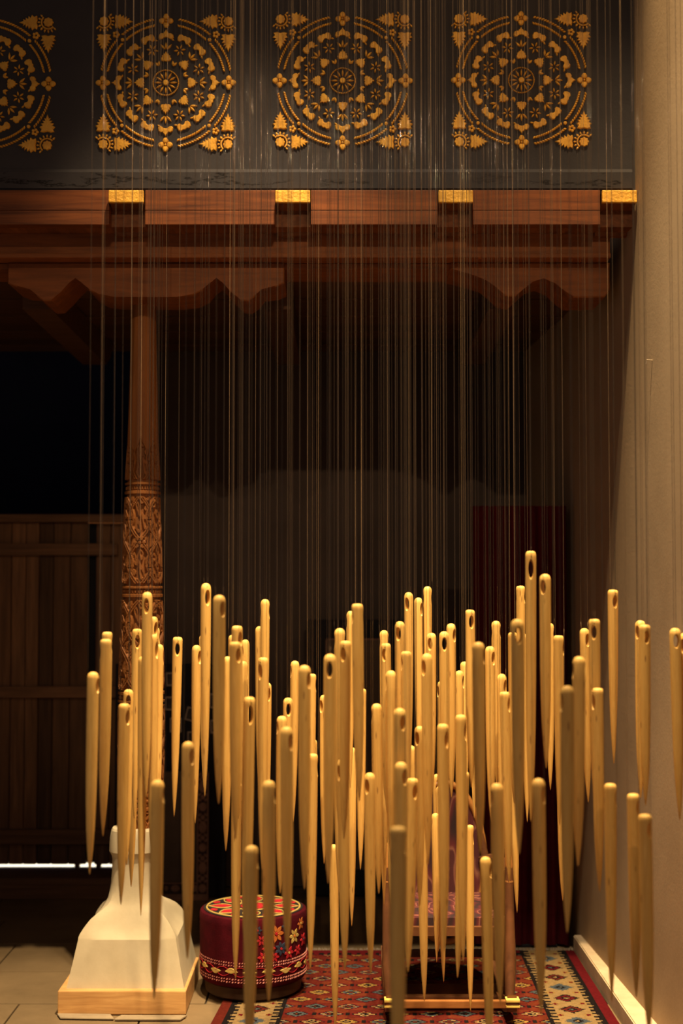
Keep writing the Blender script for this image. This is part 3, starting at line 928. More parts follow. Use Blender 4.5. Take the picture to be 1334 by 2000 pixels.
# head x, head y, head width, tip x, tip y, eye bearing (0 to camera, + to the right), variant
ND = [
 (182, 1312, 23, 175, 1709, 62, 1), (207, 1248, 22.5, 201, 1634, 88, 3), (209.5, 1234, 20.5, 203, 1620, 88, 3), (287.7, 1156, 20.5, 285, 1560, -10, 1),
 (267.8, 1228, 19, 262, 1600, 8, 3), (300.5, 1204, 17, 299, 1560, 35, 1), (305, 1225, 15, 304, 1570, 80, 1), (298.7, 1239, 20.5, 297, 1690, 55, 3),
 (311.5, 1258, 17, 306, 1640, 85, 1), (280.3, 1282, 20.5, 275, 1790, 62, 2), (251, 1346, 19.5, 247, 1690, 0, 1), (243, 1374, 22, 236, 1768, 45, 3),
 (262, 1377, 18, 256, 1733, 90, 3), (347, 1244, 19, 340, 1596, 0, 2), (384, 1260, 18.5, 381, 1610, 48, 0), (367.5, 1448, 24.5, 366, 1874, 42, 1),
 (308, 1523, 26, 301, 1952, 78, 1), (402.3, 1139, 20, 400, 1557, 22, 0), (428.3, 1162, 24, 427, 1571, 38, 1), (396, 1240, 15, 398, 1540, 70, 0),
 (463, 1222, 21, 466, 1600, 40, 2), (455, 1239.5, 18.5, 456, 1580, 60, 1), (459.3, 1253.5, 23, 460, 1640, 38, 3), (445, 1282, 19, 441, 1663, 70, 1),
 (475.5, 1291, 17, 476, 1640, 85, 1), (479, 1249, 16.5, 478, 1600, -55, 0), (462, 1490, 19.5, 460, 1913, 80, 1), (487.2, 1361, 23, 479, 1870, 12, 3),
 (517.8, 1170, 18, 516, 1540, 84, 0), (507, 1223, 17.5, 509, 1580, 75, 1), (513.8, 1284, 20, 512, 1700, -38, 3), (525, 1524, 26, 525, 1958, 82, 1),
 (522, 1333, 17, 520, 1680, 20, 0), (576, 1290.5, 17.5, 573, 1606, -72, 0), (562.8, 1362.6, 19, 560, 1700, 8, 1), (550.5, 1398, 20, 547, 1746, -70, 1),
 (594.8, 1299, 24, 594.7, 1738, 52, 1), (559.6, 1419, 25, 561, 1863, 48, 1), (609, 1316, 17.5, 606, 1650, 85, 3), (611, 1443, 17, 610, 1740, 10, 1),
 (611.3, 1472, 19.5, 606, 1894, 84, 3), (644.6, 1277, 24, 641, 1727, -5, 1), (663.6, 1227, 21, 662, 1620, -85, 1), (675, 1251.6, 22, 672, 1640, -28, 3),
 (697.8, 1179, 22.5, 702, 1566, -75, 3), (685, 1193, 17, 684, 1540, -85, 0), (632.5, 1357, 16.5, 633, 1688, -45, 1), (707, 1345, 17, 704, 1700, -8, 3),
 (660, 1399, 18.5, 663, 1745, 8, 3), (669.7, 1481.5, 22, 673.6, 1895, -52, 1), (735.3, 1374, 20.5, 740, 1747, -82, 1), (750, 1231, 17.5, 752, 1560, -88, 1),
 (753.5, 1256.5, 19.5, 756, 1590, -20, 3), (763.4, 1309.5, 20.5, 764, 1690, -80, 1), (781, 1213.6, 20, 783, 1570, -22, 1), (793.3, 1272, 20.5, 794, 1630, -72, 3),
 (798, 1156.6, 17.5, 800, 1500, -25, 0), (817, 1167, 16.8, 820, 1510, 55, 1), (835, 1145, 16.8, 836, 1490, 89, 0), (842.5, 1236, 18.5, 843, 1560, -20, 1),
 (833.6, 1276, 21.5, 836, 1690, -42, 1), (780.5, 1383, 24.5, 780, 1800, 35, 1), (819.4, 1418, 19.5, 820, 1770, -35, 1), (764, 1448, 17, 764, 1770, 15, 1),
 (803, 1456, 17, 804, 1780, -45, 1), (783, 1488, 25, 783, 1915, 42, 1), (867.5, 1233, 19.5, 870, 1600, 2, 1), (881, 1217.7, 18.5, 882, 1560, 50, 1),
 (918, 1191, 19, 921, 1540, 18, 3), (968.7, 1212.5, 18, 970.5, 1538, 86, 1), (957, 1262, 19, 960, 1610, 48, 1), (934, 1253.8, 24.5, 938, 1668, 75, 1),
 (897.3, 1309.5, 17.5, 899, 1640, 68, 1), (907, 1292, 16.5, 909, 1600, 80, 0), (925, 1281, 15.5, 926, 1600, 40, 0), (862, 1330, 16, 864, 1630, -65, 0),
 (980, 1316, 18.5, 983, 1690, 52, 1), (985.5, 1351, 20, 995, 1726, 62, 3), (998, 1349, 16, 1002, 1690, 70, 1), (997, 1374, 17, 1010, 1784, 80, 3),
 (1010.5, 1209, 26, 1014, 1670, 12, 1), (1001, 1235, 18, 1004, 1570, 30, 3), (1024, 1238, 16, 1030, 1607, 60, 1), (1016.6, 1144, 17.5, 1018, 1480, 84, 2),
 (1036.6, 1076, 21, 1037, 1606, 2, 3), (1064.5, 1121, 22, 1067, 1502, -24, 1), (900, 1396, 21.5, 905, 1880, 66, 3), (865, 1414, 22.5, 868, 1860, 46, 3),
 (1074, 1217, 16.5, 1075, 1544, 80, 1), (1091, 1241, 20, 1093, 1613, 78, 2), (1130.8, 1282, 25, 1129, 1693, -80, 1), (1141.4, 1227, 19, 1149, 1568, 40, 1),
 (1160.8, 1209, 22, 1164, 1590, -8, 3), (1197, 1151.7, 20, 1199, 1493, 28, 2), (1108, 1339, 27, 1108, 1823, -65, 1), (1167.4, 1343.7, 22.5, 1171, 1743, -58, 3),
 (1095, 1441, 17, 1099, 1760, 70, 1), (1250.5, 1211.5, 20, 1251.5, 1560, -38, 1), (1259, 1220, 22, 1261, 1574, 25, 3), (1318.4, 1226.5, 22, 1328, 1603, 10, 1),
 (1338, 1236, 22, 1346, 1612, -25, 1), (722, 1509, 21, 724, 1901, -35, 1), (806, 1520, 22, 797, 1899, 32, 3), (824, 1565, 19, 829, 1957, -84, 3),
 (777, 1614, 33, 777, 2150, 86, 3), (651.5, 1649, 17.5, 655, 2012, 80, 1), (491.5, 1651, 26.5, 486, 2080, 80, 1), (853, 1511.5, 15.5, 857, 1860, 15, 0),
 (858.5, 1535, 16, 866.5, 1919, 30, 1), (850.5, 1588, 16, 853, 1880, 80, 0), (906.5, 1507, 20.5, 893.5, 1911, -18, 3), (917, 1611, 16.5, 919, 1976, 80, 3),
 (970.3, 1529.5, 25, 977, 1961, -68, 1), (948.2, 1673, 22, 957, 2070, 70, 1), (1051.5, 1520, 26, 1057, 1982, 55, 1), (1192, 1530, 24, 1195, 1957, 75, 2),
 (1236.6, 1550, 24, 1243, 1949, 58, 3), (1259.6, 1590, 26, 1268, 2030, 50, 3), (688.5, 1460, 16, 687, 1810, 80, 1), (752, 1356, 16, 752, 1690, 70, 0), (749, 1457, 16, 750, 1770, 80, 0),
]
ND = [list(n) for n in ND]
def ydepth(wd):
    return max(2.70, min(4.62, 4.55 * (16.0 / wd) ** 0.75))
for n in ND:
    n.append(ydepth(n[2]))
def ends(n):
    a = at(n[0], n[1], n[7]); c = at(n[3], n[4], n[7])
    return a, c, n[2] / 2 * n[7] / F
for it in range(60):
    moved = False
    for i in range(len(ND)):
        ai, ci, ri = ends(ND[i])
        for j in range(i + 1, len(ND)):
            aj, cj, rj = ends(ND[j])
            zt_, zb_ = min(ai.z, aj.z), max(ci.z, cj.z)
            need = ri + rj + 0.003
            if zb_ > zt_ + 0.02:
                # shafts do not overlap in height; keep the lower one's thread clear
                need = max(ri, rj) + 0.004
            dmin = 9
            for z in ((zt_, zb_) if zb_ < zt_ else (zt_,)):
                xi = ai.x + (ci.x - ai.x) * max(0, min(1, (ai.z - z) / (ai.z - ci.z)))
                xj = aj.x + (cj.x - aj.x) * max(0, min(1, (aj.z - z) / (aj.z - cj.z)))
                dmin = min(dmin, math.hypot(xi - xj, ND[i][7] - ND[j][7]))
            if dmin < need:
                moved = True
                step = (need - dmin) * 0.6 + 0.002
                f, bk = (i, j) if ND[i][2] >= ND[j][2] else (j, i)
                if ND[bk][7] < ND[f][7]:
                    f, bk = bk, f
                ND[f][7] -= step * 0.5
                ND[bk][7] = min(4.70, ND[bk][7] + step)
                ai, ci, ri = ends(ND[i])
    if not moved:
        break

zones = [(225, 'left of the carved column'), (326, 'before the carved column'), (440, 'just right of the carved column'),
         (500, 'above the left half of the drum'), (620, 'above the right half of the drum'), (722, 'between drum and rocking chair'),
         (800, 'before the rocking chair left arm'), (870, 'before the rocking chair left half'), (985.2, 'before the rocking chair right half'),
         (1125, 'before the red curtain'), (2000, 'before the beige wall')]
def zone(x):
    for i, (a, t) in enumerate(zones):
        if x < a:
            return i
rank = {}
for z in range(len(zones)):
    s = sorted([i for i, n in enumerate(ND) if zone(n[0]) == z], key=lambda i: ND[i][1])
    for k, i in enumerate(s):
        rank[i] = k
for i, n in enumerate(ND):
    px, py, wd, tx, ty, eye, var, Y = n
    top, tip = at(px, py, Y), at(tx, ty, Y)
    # at() works on the picture of the cap, which leans towards the lens: the head is seen a little from above
    L = (top - tip).length
    r = wd / 2 * Y / F
    e = 'eye facing front' if abs(eye) < 25 else ('eye side on' if abs(eye) > 70 else ('eye turned right' if eye > 0 else 'eye turned left'))
    rk = ORD[rank[i]]
    t = thing('wooden_needle', 'pale needle %s, %s head there, %s' % (zones[zone(px)][1], rk if 'est' in rk else rk + ' highest', e), 'needle', top, 'giant wooden needles hanging on threads')
    d = (tip - top).normalized()
    q = Vector((0, 0, -1)).rotation_difference(d)
    # bearing: 0 puts the bore along the line to the camera; seen off-axis needles add their own azimuth
    az = math.atan2(top.x, top.y)
    rot = q.to_matrix().to_4x4() @ Matrix.Rotation(R(eye) - az, 4, 'Z')
    sh = obj('shaft', PROTO[var], t)
    sh.matrix_local = rot @ Matrix.Diagonal((r, r, L / 36, 1))
    ez = -2.45 * L / 36 + 1.08 * L / 36 + 1.36 * r          # loop bears on the top of the eye
    lo = obj('thread_loop', LOOP, t)
    lo.matrix_local = rot @ Matrix.Translation((0, 0, ez)) @ Matrix.Diagonal((r, r, r, 1))
    for s in (-1, 1):
        p = rot @ Vector((0, 1.05 * r * s, ez + 1.28 * r))
        th = obj('thread', STR, t)
        th.location = p
        th.scale = (1, 1, ZC - 0.001 - (top.z + p.z))

# ------------------------------------------------------------------ drum shaped pouf
XDm, YDm, RD = at(495, 1768, 5.34).x, 5.34, 0.2
dm = thing('drum_stool', 'round crimson embroidered drum stool standing on the carpet edge', 'stool', (XDm, YDm, 0.0092))
MB().lathe([(.165, .004), (.176, .012), (.180, .05), (.176, .055)], 48).build('base', M['drum_base'], dm, True)
MB().lathe([(.178, .052), (.190, .056), (.1955, .066), (.1965, .10), (.197, .20), (.1985, .27), (.1985, .288), (.195, .297), (.187, .301), (.10, .302), (0, .302)], 64).build('body', M['drum_velvet'], dm, True)
def ondrum(th, z, off=0.0):
    r = .1972 + off
    return Vector((r * math.sin(th), -r * math.cos(th), z))
def drum_patch(pts, h, r0=.1965):
    """pts: (arc metres, z) polygon about the drum wall; a raised pad"""
    bmx = bmesh.new()
    n = len(pts)
    cu = sum(p[0] for p in pts) / n; cz = sum(p[1] for p in pts) / n
    def ring(s, r):
        out = []
        for u, z in pts:
            uu, z2 = cu + (u - cu) * s, cz + (z - cz) * s
            a = uu / .1972
            out.append(bmx.verts.new((r * math.sin(a), -r * math.cos(a), z2)))
        return out
    a, c = ring(1, r0), ring(.82, r0 + h)
    for i in range(n):
        j = (i + 1) % n
        bmx.faces.new((a[i], a[j], c[j], c[i]))
    bmx.faces.new(c)
    return bmx
def add(mb, bmx, M4=None):
    me = bpy.data.meshes.new('tmp')
    if M4 is not None:
        bmesh.ops.transform(bmx, matrix=M4, verts=bmx.verts[:])
    bmx.to_mesh(me); bmx.free()
    mb.bm.from_mesh(me)
    bpy.data.meshes.remove(me)
circ = 2 * PI * .1972
# leaf border
nl_ = 18
for k in range(nl_):
    u0 = circ * k / nl_
    up = 1 if k % 2 else -1
    leafp = []
    for (u, v) in petal(.052, .0115, 6):
        leafp.append((u0 + v - .026, .113 + u + up * .004 * math.sin(v / .052 * PI)))
    mb = MB(); add(mb, drum_patch(leafp, .0025))
    mb.build('leaf', M['thread_yellow'], dm)
mb = MB()
for ph in (0, PI):
    pts_ = []
    for i in range(181):
        u = 2 * PI * i / 180
        pts_.append(ondrum(u, .113 + .016 * math.sin(u * nl_ / 2 + ph), .0005))
    mb.tube(pts_[:-1], .0011, 5, closed=True)
mb.build('vine', M['thread_red'], dm)
mb = MB()
for zc, nb in ((.142, 120), (.132, 120), (.084, 110), (.074, 110)):
    for k in range(nb):
        u = circ * k / nb
        s = circ / nb
        add(mb, drum_patch([(u, zc), (u + s * .45, zc + (.003 if k % 2 else -.001)), (u + s * .7, zc + .005), (u + s * .2, zc + .0045)], .0015))
tag(mb.build('beading', M['thread_pink'], dm), kind='stuff')
# flowers on the right of the drum wall
def flower(a_deg, z, rad, n, mt, core=None, name='flower'):
    u0 = R(a_deg) * .1972
    mb = MB()
    for k in range(n):
        a = 2 * PI * k / n
        add(mb, drum_patch([(u0 + x, z + y) for x, y in place(petal(rad, rad * .30), rad * .12 * math.cos(a), rad * .12 * math.sin(a), a)], .003))
    f = mb.build(name, M[mt], dm)
    if core:
        mb = MB(); add(mb, drum_patch([(u0 + rad * .22 * math.cos(2 * PI * i / 10), z + rad * .22 * math.sin(2 * PI * i / 10)) for i in range(10)], .0045))
        mb.build('flower_core', M[core], f)
for spec in ((28, .245, .030, 7, 'thread_orange', 'thread_red'), (52, .225, .026, 6, 'thread_yellow', 'thread_orange'), (20, .195, .024, 6, 'thread_red', 'thread_blue'), (34, .190, .024, 7, 'thread_blue', 'thread_red'),
             (64, .262, .022, 6, 'thread_orange', 'thread_yellow'), (40, .268, .020, 6, 'thread_blue', 'thread_orange'), (14, .165, .020, 6, 'thread_red', 'thread_orange'), (44, .170, .022, 6, 'thread_red', 'thread_yellow'),
             (26, .163, .018, 6, 'thread_red', None), (12, .225, .018, 6, 'thread_red', None), (70, .20, .022, 6, 'thread_red', 'thread_blue'), (58, .17, .018, 6, 'thread_red', None), (8, .262, .016, 6, 'thread_blue', 'thread_red')):
    flower(*spec)
# embroidered top
MB().lathe([(.184, .3005), (.184, .3035), (.10, .304), (0, .304)], 64).build('top_cloth', M['drum_black'], dm)
mb = MB()
mb.tube([(.172 * math.cos(2 * PI * i / 96), .172 * math.sin(2 * PI * i / 96), .304) for i in range(96)], .0032, 6, closed=True)
mb.tube([(.062 * math.cos(2 * PI * i / 60), .062 * math.sin(2 * PI * i / 60), .304) for i in range(60)], .0028, 6, closed=True)
for k in range(8):
    a = 2 * PI * k / 8
    o = []
    for (u, v) in petal(.098, .036, 8):
        o.append(((.068 + v) * math.cos(a) - u * math.sin(a), (.068 + v) * math.sin(a) + u * math.cos(a), .304))
    mb.tube(o, .0028, 5, closed=True)
mb.build('piping', M['thread_yellow'], dm, True)
for k in range(8):
    a = 2 * PI * k / 8
    poly = [((.078 + v) * math.cos(a) - u * math.sin(a), (.078 + v) * math.sin(a) + u * math.cos(a)) for u, v in petal(.080, .027, 8)]
    MB().prism(poly, 'z', .3035, .3062).build('petal', M['thread_red'], dm)
    a += PI / 8
    poly = [((.138 + v) * math.cos(a) - u * math.sin(a), (.138 + v) * math.sin(a) + u * math.cos(a)) for u, v in petal(.030, .020, 6)]
    MB().prism(poly, 'z', .3035, .3058).build('petal', M['thread_red'], dm)
MB().prism([(.048 * math.cos(2 * PI * i / 20), .048 * math.sin(2 * PI * i / 20)) for i in range(20)], 'z', .3035, .3058).build('centre_patch', M['thread_red'], dm)

# ------------------------------------------------------------------ kilim carpet
RED = (0.105, 0.015, 0.009); ORG = (0.135, 0.026, 0.011); BLK = (0.011, 0.008, 0.008); CRM = (0.26, 0.17, 0.075); GRY = (0.075, 0.082, 0.08); YEL = (0.27, 0.155, 0.04); CRI = (0.105, 0.007, 0.010); BLU = (0.055, 0.07, 0.09)
CW = 1.395
def band(u, v):
    """motif band, u across 0..1, v along in metres"""
    per = 0.135
    t = (v % per) / per - 0.5
    k = int(v // per)
    d = abs(u - 0.5) * 1.15 + abs(t) * 1.0
    st = abs(u - 0.5) * 2.3
    if d < 0.07: return GRY if k % 2 else CRM
    if d < 0.16: return BLK
    if d < 0.27: return (CRI, BLU, RED)[k % 3]
    if d < 0.33 + 0.03 * (int(v / .012) % 2): return (BLK, GRY, BLK)[k % 3]
    e = abs(abs(t) - 0.5) + abs(abs(u - 0.5) - 0.30) * 1.4
    if e < 0.09: return CRI
    if e < 0.16 and int(v / .01) % 2: return YEL
    if st > 0.9 and int(v / .018) % 2: return BLK
    return CRM
def field(u, v):
    """u, v in metres"""
    px_, py_ = 0.118, 0.088
    i = math.floor(v / py_ + 0.5)
    off = 0.5 if i % 2 else 0.0
    j = math.floor(u / px_ - off + 0.5)
    du = abs(u / px_ - off - j); dv = abs(v / py_ - i)
    d = du + dv * 1.0
    k = (i * 7 + j * 3) % 5
    if d < 0.07: return CRM if k % 2 else ORG
    if d < 0.18: return BLK
    if d < 0.24: return (RED, YEL, GRY, CRM, BLU)[k]
    if d < 0.34: return (CRM, YEL, GRY, ORG, YEL)[k] if int(v / .008) % 2 else (GRY, YEL, BLU, CRM, GRY)[k]
    if d < 0.40: return BLK
    if du > 0.44 and dv < 0.16: return BLK
    if d < 0.47: return CRI
    return RED if (i + j) % 2 else ORG
def weave(s, v):
    m = min(s, CW - s)
    zig = 0.010 * abs(((v / 0.022) % 1.0) - 0.5) * 2
    if m < 0.040: return CRI if s > CW / 2 else RED
    if m < 0.052 + zig: return BLK
    if m < 0.215 + zig: return band((m - 0.056) / 0.163, v)
    if m < 0.238: return BLK
    if v > 2.28: return (BLK if int(s / .02) % 2 else CRI) if v < 2.31 else CRI
    return field(s - CW / 2, v)
ca = thing('kilim_carpet', 'red patterned kilim carpet with cream motif borders on the stone floor', 'carpet', (0.25, 4.7, 0))
YN, YFar = 3.55, 5.90
def cxy(s, v):
    y = YN + (YFar - YN) * v
    xl = -0.452 + 0.075 * max(0, (y - 4.87))
    xrr = 0.950
    return xl + (xrr - xl) * s, y
NU, NV = 190, 300
verts, faces, cols = [], [], []
for i in range(NV + 1):
    for j in range(NU + 1):
        x, y = cxy(j / NU, i / NV)
        verts.append((x - 0.25, y - 4.7, 0.0075 + 0.0012 * math.sin(x * 9 + y * 5) * math.sin(y * 7)))
for i in range(NV):
    for j in range(NU):
        a = i * (NU + 1) + j
        faces.append((a, a + 1, a + NU + 2, a + NU + 1))
        cols.append(weave((j + .5) / NU * CW, (i + .5) / NV * (YFar - YN)))
nb = len(verts)
# edge skirt
loop = [j for j in range(NU + 1)] + [i * (NU + 1) + NU for i in range(1, NV + 1)] + [NV * (NU + 1) + j for j in range(NU - 1, -1, -1)] + [i * (NU + 1) for i in range(NV - 1, 0, -1)]
low = {}
for a in loop:
    low[a] = len(verts); v = verts[a]; verts.append((v[0], v[1], 0.0002))
for a, c in zip(loop, loop[1:] + loop[:1]):
    faces.append((a, low[a], low[c], c)); cols.append(CRI)
me = bpy.data.meshes.new('weave')
me.from_pydata(verts, [], faces)
ca_ = me.color_attributes.new('weave', 'FLOAT_COLOR', 'CORNER')
flat = []
for f, c in zip(faces, cols):
    flat += [*c, 1.0] * len(f)
ca_.data.foreach_set('color', flat)
me.materials.append(M['carpet'])
obj('weave', me, ca)
mb = MB()
for k in range(260):
    s = (k + random.random()) / 260
    x, y = cxy(s, 1.0)
    dx = random.uniform(-.012, .012)
    mb.tube([(x - .25, y - 4.7 - .002, .006), (x + dx * .5 - .25, y - 4.7 + .018, .006 + random.uniform(0, .008)), (x + dx - .25, y - 4.7 + random.uniform(.03, .045), .004)], .0016, 4)
tag(mb.build('fringe', M['fringe'], ca), kind='stuff')

# ------------------------------------------------------------------ rocking chair
CH = (0.372, 5.12, 0.0)
ch = thing('rocking_chair', 'low wooden rocking chair with ikat cloth back standing on the carpet', 'chair', CH)
def arcpts(x, r, y0, y1, zc, n=14):
    return [(x, y0 + (y1 - y0) * i / n, zc - math.sqrt(max(0, r * r - (y0 + (y1 - y0) * i / n - (y0 + y1) / 2) ** 2))) for i in range(n + 1)]
for s in (-1, 1):
    x = s * .205
    # rocker: curved board on edge
    up, dn = [], []
    for i in range(17):
        y = -.24 + .62 * i / 16
        zb = .0105 + .85 - math.sqrt(.85 ** 2 - (y - .06) ** 2)
        dn.append((y, zb)); up.append((y, zb + .055))
    MB().prism(dn + up[::-1], 'x', x - .016, x + .016).build('rocker', M['chair_dark'], ch)
    rk_ = MB().box(x - .022, x + .022, -.262, -.222, .083, .108, .003).build('rocker_cap', M['chair_dark'], ch)
    MB().box(x - .023, x + .023, -.2645, -.22, .102, .110, .001).build('stripe', M['yellow_paint'], rk_)
    MB().box(x - .023, x + .023, -.2645, -.22, .084, .091, .001).build('stripe', M['yellow_paint'], rk_)
    # front leg rising to the arm, raked outward
    MB().tube([(x, -.17, .075), (x + s * .006, -.135, .20), (x + s * .008, -.11, .34), (x + s * .008, -.10, .47), (x + s * .008, -.10, .56)], [.016, .021, .017, .015, .014], 10).build('front_leg', M['chair_dark'], ch, True)
    MB().lathe([(.0, .605), (.010, .60), (.014, .585), (.015, .53), (.012, .50), (.015, .47)], 14, (x + s * .008, -.10, 0)).build('arm_post_knob', M['chair_light'], ch, True)
    MB().tube([(x, .30, .075), (x - s * .02, .30, .25), (x - s * .035, .315, .48), (x - s * .05, .33, .56)], [.015, .019, .015, .012], 10).build('rear_leg', M['chair_dark'], ch, True)
    MB().tube([(x + s * .008, -.10, .505), (x + s * .004, .05, .515), (x - s * .02, .20, .50), (x - s * .04, .32, .47)], .017, 10, flat=(1.2, .6)).build('arm', M['chair_dark'], ch, True)
    # shaped side panel
    MB().prism([(-.17, .085), (-.145, .20), (-.11, .34), (-.05, .34), (-.03, .22), (.04, .11), (.04, .075)], 'x', x - .008, x + .008).build('side_panel', M['chair_dark'], ch)
MB().box(-.185, .185, -.252, -.232, .078, .104, .003).build('cross_rail', wood('rail_brown', (0.30, 0.115, 0.03), (0.44, 0.18, 0.05), (6, 40, 40), 0.45), ch)
MB().box(-.189, .189, .355, .375, .09, .118, .003).build('rear_rail', M['chair_dark'], ch)
MB().box(-.192, .192, -.06, .10, .052, .064, .003).build('low_plate', M['chair_dark'], ch)  # thin dark plate low between the rockers
mb = MB().prism([(-.19, -.15), (.19, -.15), (.165, .30), (-.165, .30)], 'z', .295, .325)
mb.build('seat', M['chair_dark'], ch)
MB().prism([(-.175, -.13), (.175, -.13), (.15, .275), (-.15, .275)], 'z', .325, .352).build('seat_pad', M['ikat'], ch)
# oval bentwood back leaning away
tilt = R(6)
def bk(a, rx=.150, rz=.292):
    z = .455 + rz * math.sin(a)
    return (0.02 + rx * math.cos(a), .31 + (z - .3) * math.sin(tilt), z)
MB().tube([bk(2 * PI * i / 56) for i in range(56)], .0125, 10, closed=True, flat=(1, 1)).build('back_hoop', M['chair_light'], ch, True)
b = bmesh.new()
grid = []
for sgn in (1, -1):
    c0 = b.verts.new((0.02, .31 + (.155) * math.sin(tilt) - sgn * .012, .455))
    prev = None
    for rr_ in (.25, .5, .75, .97):
        ring = []
        for i in range(40):
            p = bk(2 * PI * i / 40, .146 * rr_, .287 * rr_)
            ring.append(b.verts.new((p[0], p[1] - sgn * .012 * (1 - rr_ ** 3), p[2])))
        for i in range(40):
            j = (i + 1) % 40
            if prev is None: b.faces.new((c0, ring[i], ring[j]))
            else: b.faces.new((prev[i], ring[i], ring[j], prev[j]))
        prev = ring
bmesh.ops.recalc_face_normals(b, faces=b.faces[:])
me = bpy.data.meshes.new('back_cloth')
b.to_mesh(me); b.free(); me.materials.append(M['ikat'])
me.polygons.foreach_set('use_smooth', [True] * len(me.polygons))
obj('back_cloth', me, ch)

# ------------------------------------------------------------------ red curtain panel by the right wall
xa, xb = at(925, 1400, 5.97).x, 0.945
b = MB()
pts = []
for i in range(61):
    x = xa + (xb - xa) * i / 60
    pts.append((x - xa, 0.012 * math.sin(i * 0.62) + 0.006 * math.sin(i * 1.7)))
b.prism(pts + [(xb - xa, .09), (0, .09)], 'z', 0.012, at(1000, 988, 5.97).z)
rc = thing('red_curtain', 'tall dark red cloth panel standing in the corner by the ledge', 'curtain', (xa, 5.975, 0))
b.build('cloth', M['red_cloth'], rc, True, 50)
MB().box(0.0, xb - xa, .092, .12, 0.0, at(1000, 988, 5.97).z - .01, .004).build('backing_board', M['board'], rc)
MB().box(0.05, xb - xa - .05, -0.0, .16, 0.0, 0.011, .002).build('base_plate', M['board'], rc)

# ------------------------------------------------------------------ boards standing at the back of the portico
def board_z(y, Y): return at(400, y, Y).z
YD1 = 6.90
xa, xb = at(222, 1500, YD1).x, at(440, 1500, YD1).x
bd = thing('display_board', 'tall black display board hung with small pale edged photographs', 'board', ((xa + xb) / 2, YD1 + .03, 0))
hb = (xb - xa) / 2
MB().box(-hb, hb, 0, .03, 0.0, board_z(1297, YD1), .003).build('panel', M['board'], bd)
for (px, py, wp, hp, ro) in ((336, 1327, 26, 26, -3), (335, 1375, 28, 26, 2), (342, 1417, 22, 28, 0), (372, 1396, 20, 26, 14), (376, 1442, 22, 24, 0), (420, 1370, 24, 28, 4), (422, 1420, 24, 26, -2)):
    c = at(px, py, YD1)
    ph = thing('photograph', 'small pale edged photograph pinned on the black display board at %s' % {
        (336, 1327): 'top left beside the column', (335, 1375): 'left side, second down', (342, 1417): 'left side, third down', (372, 1396): 'centre, tilted',
        (376, 1442): 'centre, lowest one', (420, 1370): 'right side, upper', (422, 1420): 'right side, lower'}[(px, py)], 'photograph', (c.x, YD1 + .028, c.z), 'photographs on the black display board')
    ww, h2 = wp * YD1 / F / 2, hp * YD1 / F / 2
    mb = MB()
    t = .006
    mb.box(-ww, ww, -.004, 0, -h2, -h2 + t); mb.box(-ww, ww, -.004, 0, h2 - t, h2)
    mb.box(-ww, -ww + t, -.004, 0, -h2 + t, h2 - t); mb.box(ww - t, ww, -.004, 0, -h2 + t, h2 - t)
    mb.build('border', M['photo_edge'], ph)
    MB().box(-ww + t, ww - t, -.002, 0, -h2 + t, h2 - t).build('print', M['photo'], ph)
    ph.rotation_euler = (0, R(ro), 0)
# ornate framed panel leaning before it
YO = 6.84
xa, xb = at(236, 1700, YO).x, at(407, 1700, YO).x
zt2, zb2 = board_z(1508, YO), 0.0
op = thing('ornate_panel', 'low dark panel framed by a carved border of discs beside the drum stool', 'panel', ((xa + xb) / 2, YO, 0))
hw_ = (xb - xa) / 2
MB().box(-hw_, hw_, 0.01, .04, zb2, zt2, .002).build('ground', M['board2'], op)
bw = .055
MB().box(hw_ - bw, hw_, -.004, .01, .03 + bw, zt2, .002).build('stile', M['border_dark'], op)
MB().box(-hw_, -hw_ + bw, -.004, .01, .03 + bw, zt2, .002).build('stile', M['border_dark'], op)
MB().box(-hw_, hw_, -.004, .01, .03, .03 + bw, .002).build('bottom_rail', M['border_dark'], op)
MB().box(-hw_, hw_, -.006, .01, 0.0, .03, .002).build('foot_rail', M['border'], op)
fil = MB()
for x in (hw_ - .003, hw_ - bw + .003, -hw_ + .003, -hw_ + bw - .003):
    fil.box(x - .003, x + .003, -.009, -.004, .033, zt2)
fil.box(-hw_ + bw, hw_ - bw, -.009, -.004, .03 + bw - .006, .03 + bw)
fil.build('fillet', M['border'], op)
def disc(mb, x, z, rx, rz, n=12):
    mb.relief([(x + rx * math.cos(2 * PI * i / n), z + rz * math.sin(2 * PI * i / n)) for i in range(n)], .004, .85, -.004)
zq = .03 + bw * .5
k = 0
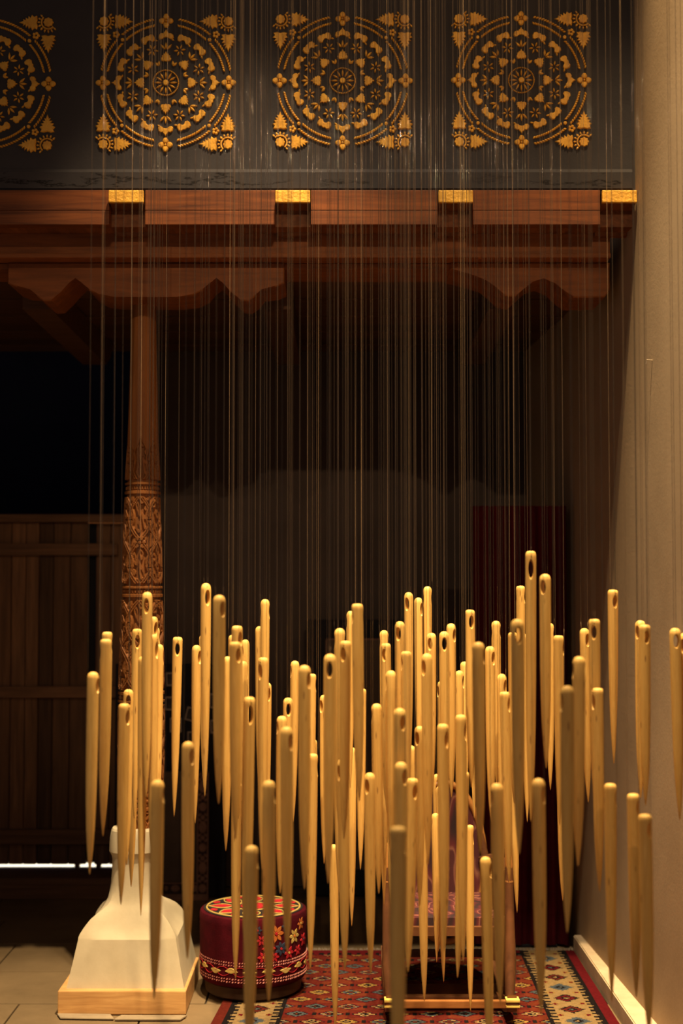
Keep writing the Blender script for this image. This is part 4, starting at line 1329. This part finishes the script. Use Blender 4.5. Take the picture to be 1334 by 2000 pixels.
while zq < zt2 - .02:
    for xc in (hw_ - bw / 2, -hw_ + bw / 2):
        mb = MB()
        if k % 4 == 0: disc(mb, xc, zq, .019, .021)
        elif k % 4 == 2: disc(mb, xc, zq, .019, .030)
        else:
            disc(mb, xc, zq, .011, .012)
            for sx in (-1, 1):
                for sz in (-1, 1):
                    mb.relief([(xc + sx * .020, zq + sz * .002), (xc + sx * .006, zq + sz * .013), (xc + sx * .008, zq + sz * .022), (xc + sx * .021, zq + sz * .015)][::1], .003, .8, -.004)
        mb.build('carved_disc', M['border'], op)
    zq += .050 if k % 2 else .046
    k += 1
xq = -hw_ + bw * 1.6
k = 0
while xq < hw_ - bw * 1.2:
    mb = MB()
    if k % 2 == 0: disc(mb, xq, .03 + bw / 2, .022, .018)
    else:
        disc(mb, xq, .03 + bw / 2, .010, .012)
    mb.build('carved_disc', M['border'], op)
    xq += .043
    k += 1
# framed board behind the middle of the needles
YM = 6.95
xa, xb = at(598, 1300, YM).x, at(800, 1300, YM).x
fb = thing('framed_board', 'black framed brown board standing at the back behind the needles', 'board', ((xa + xb) / 2, YM, 0))
hw_ = (xb - xa) / 2
zt3 = board_z(1210, YM)
fw = at(636, 1300, YM).x - xa
MB().box(-hw_, -hw_ + fw, 0, .03, 0, zt3, .002).build('frame_stile', M['board'], fb)
MB().box(hw_ - fw, hw_, 0, .03, 0, zt3, .002).build('frame_stile', M['board'], fb)
MB().box(-hw_ + fw, hw_ - fw, 0, .03, board_z(1247, YM), zt3, .002).build('frame_rail', M['board'], fb)
MB().box(-hw_ + fw, hw_ - fw, 0, .03, 0, .12, .002).build('frame_rail', M['board'], fb)
MB().box(-hw_ + fw, hw_ - fw, .012, .03, .12, board_z(1247, YM), 0).build('inset_panel', M['board2'], fb)
mb = MB()
mb.box(-hw_ + fw, -hw_ + fw + .006, .006, .012, .12, board_z(1247, YM))
mb.box(-hw_ + fw, hw_ - fw, .006, .012, board_z(1250, YM), board_z(1247, YM))
mb.build('bead', M['border'], fb)
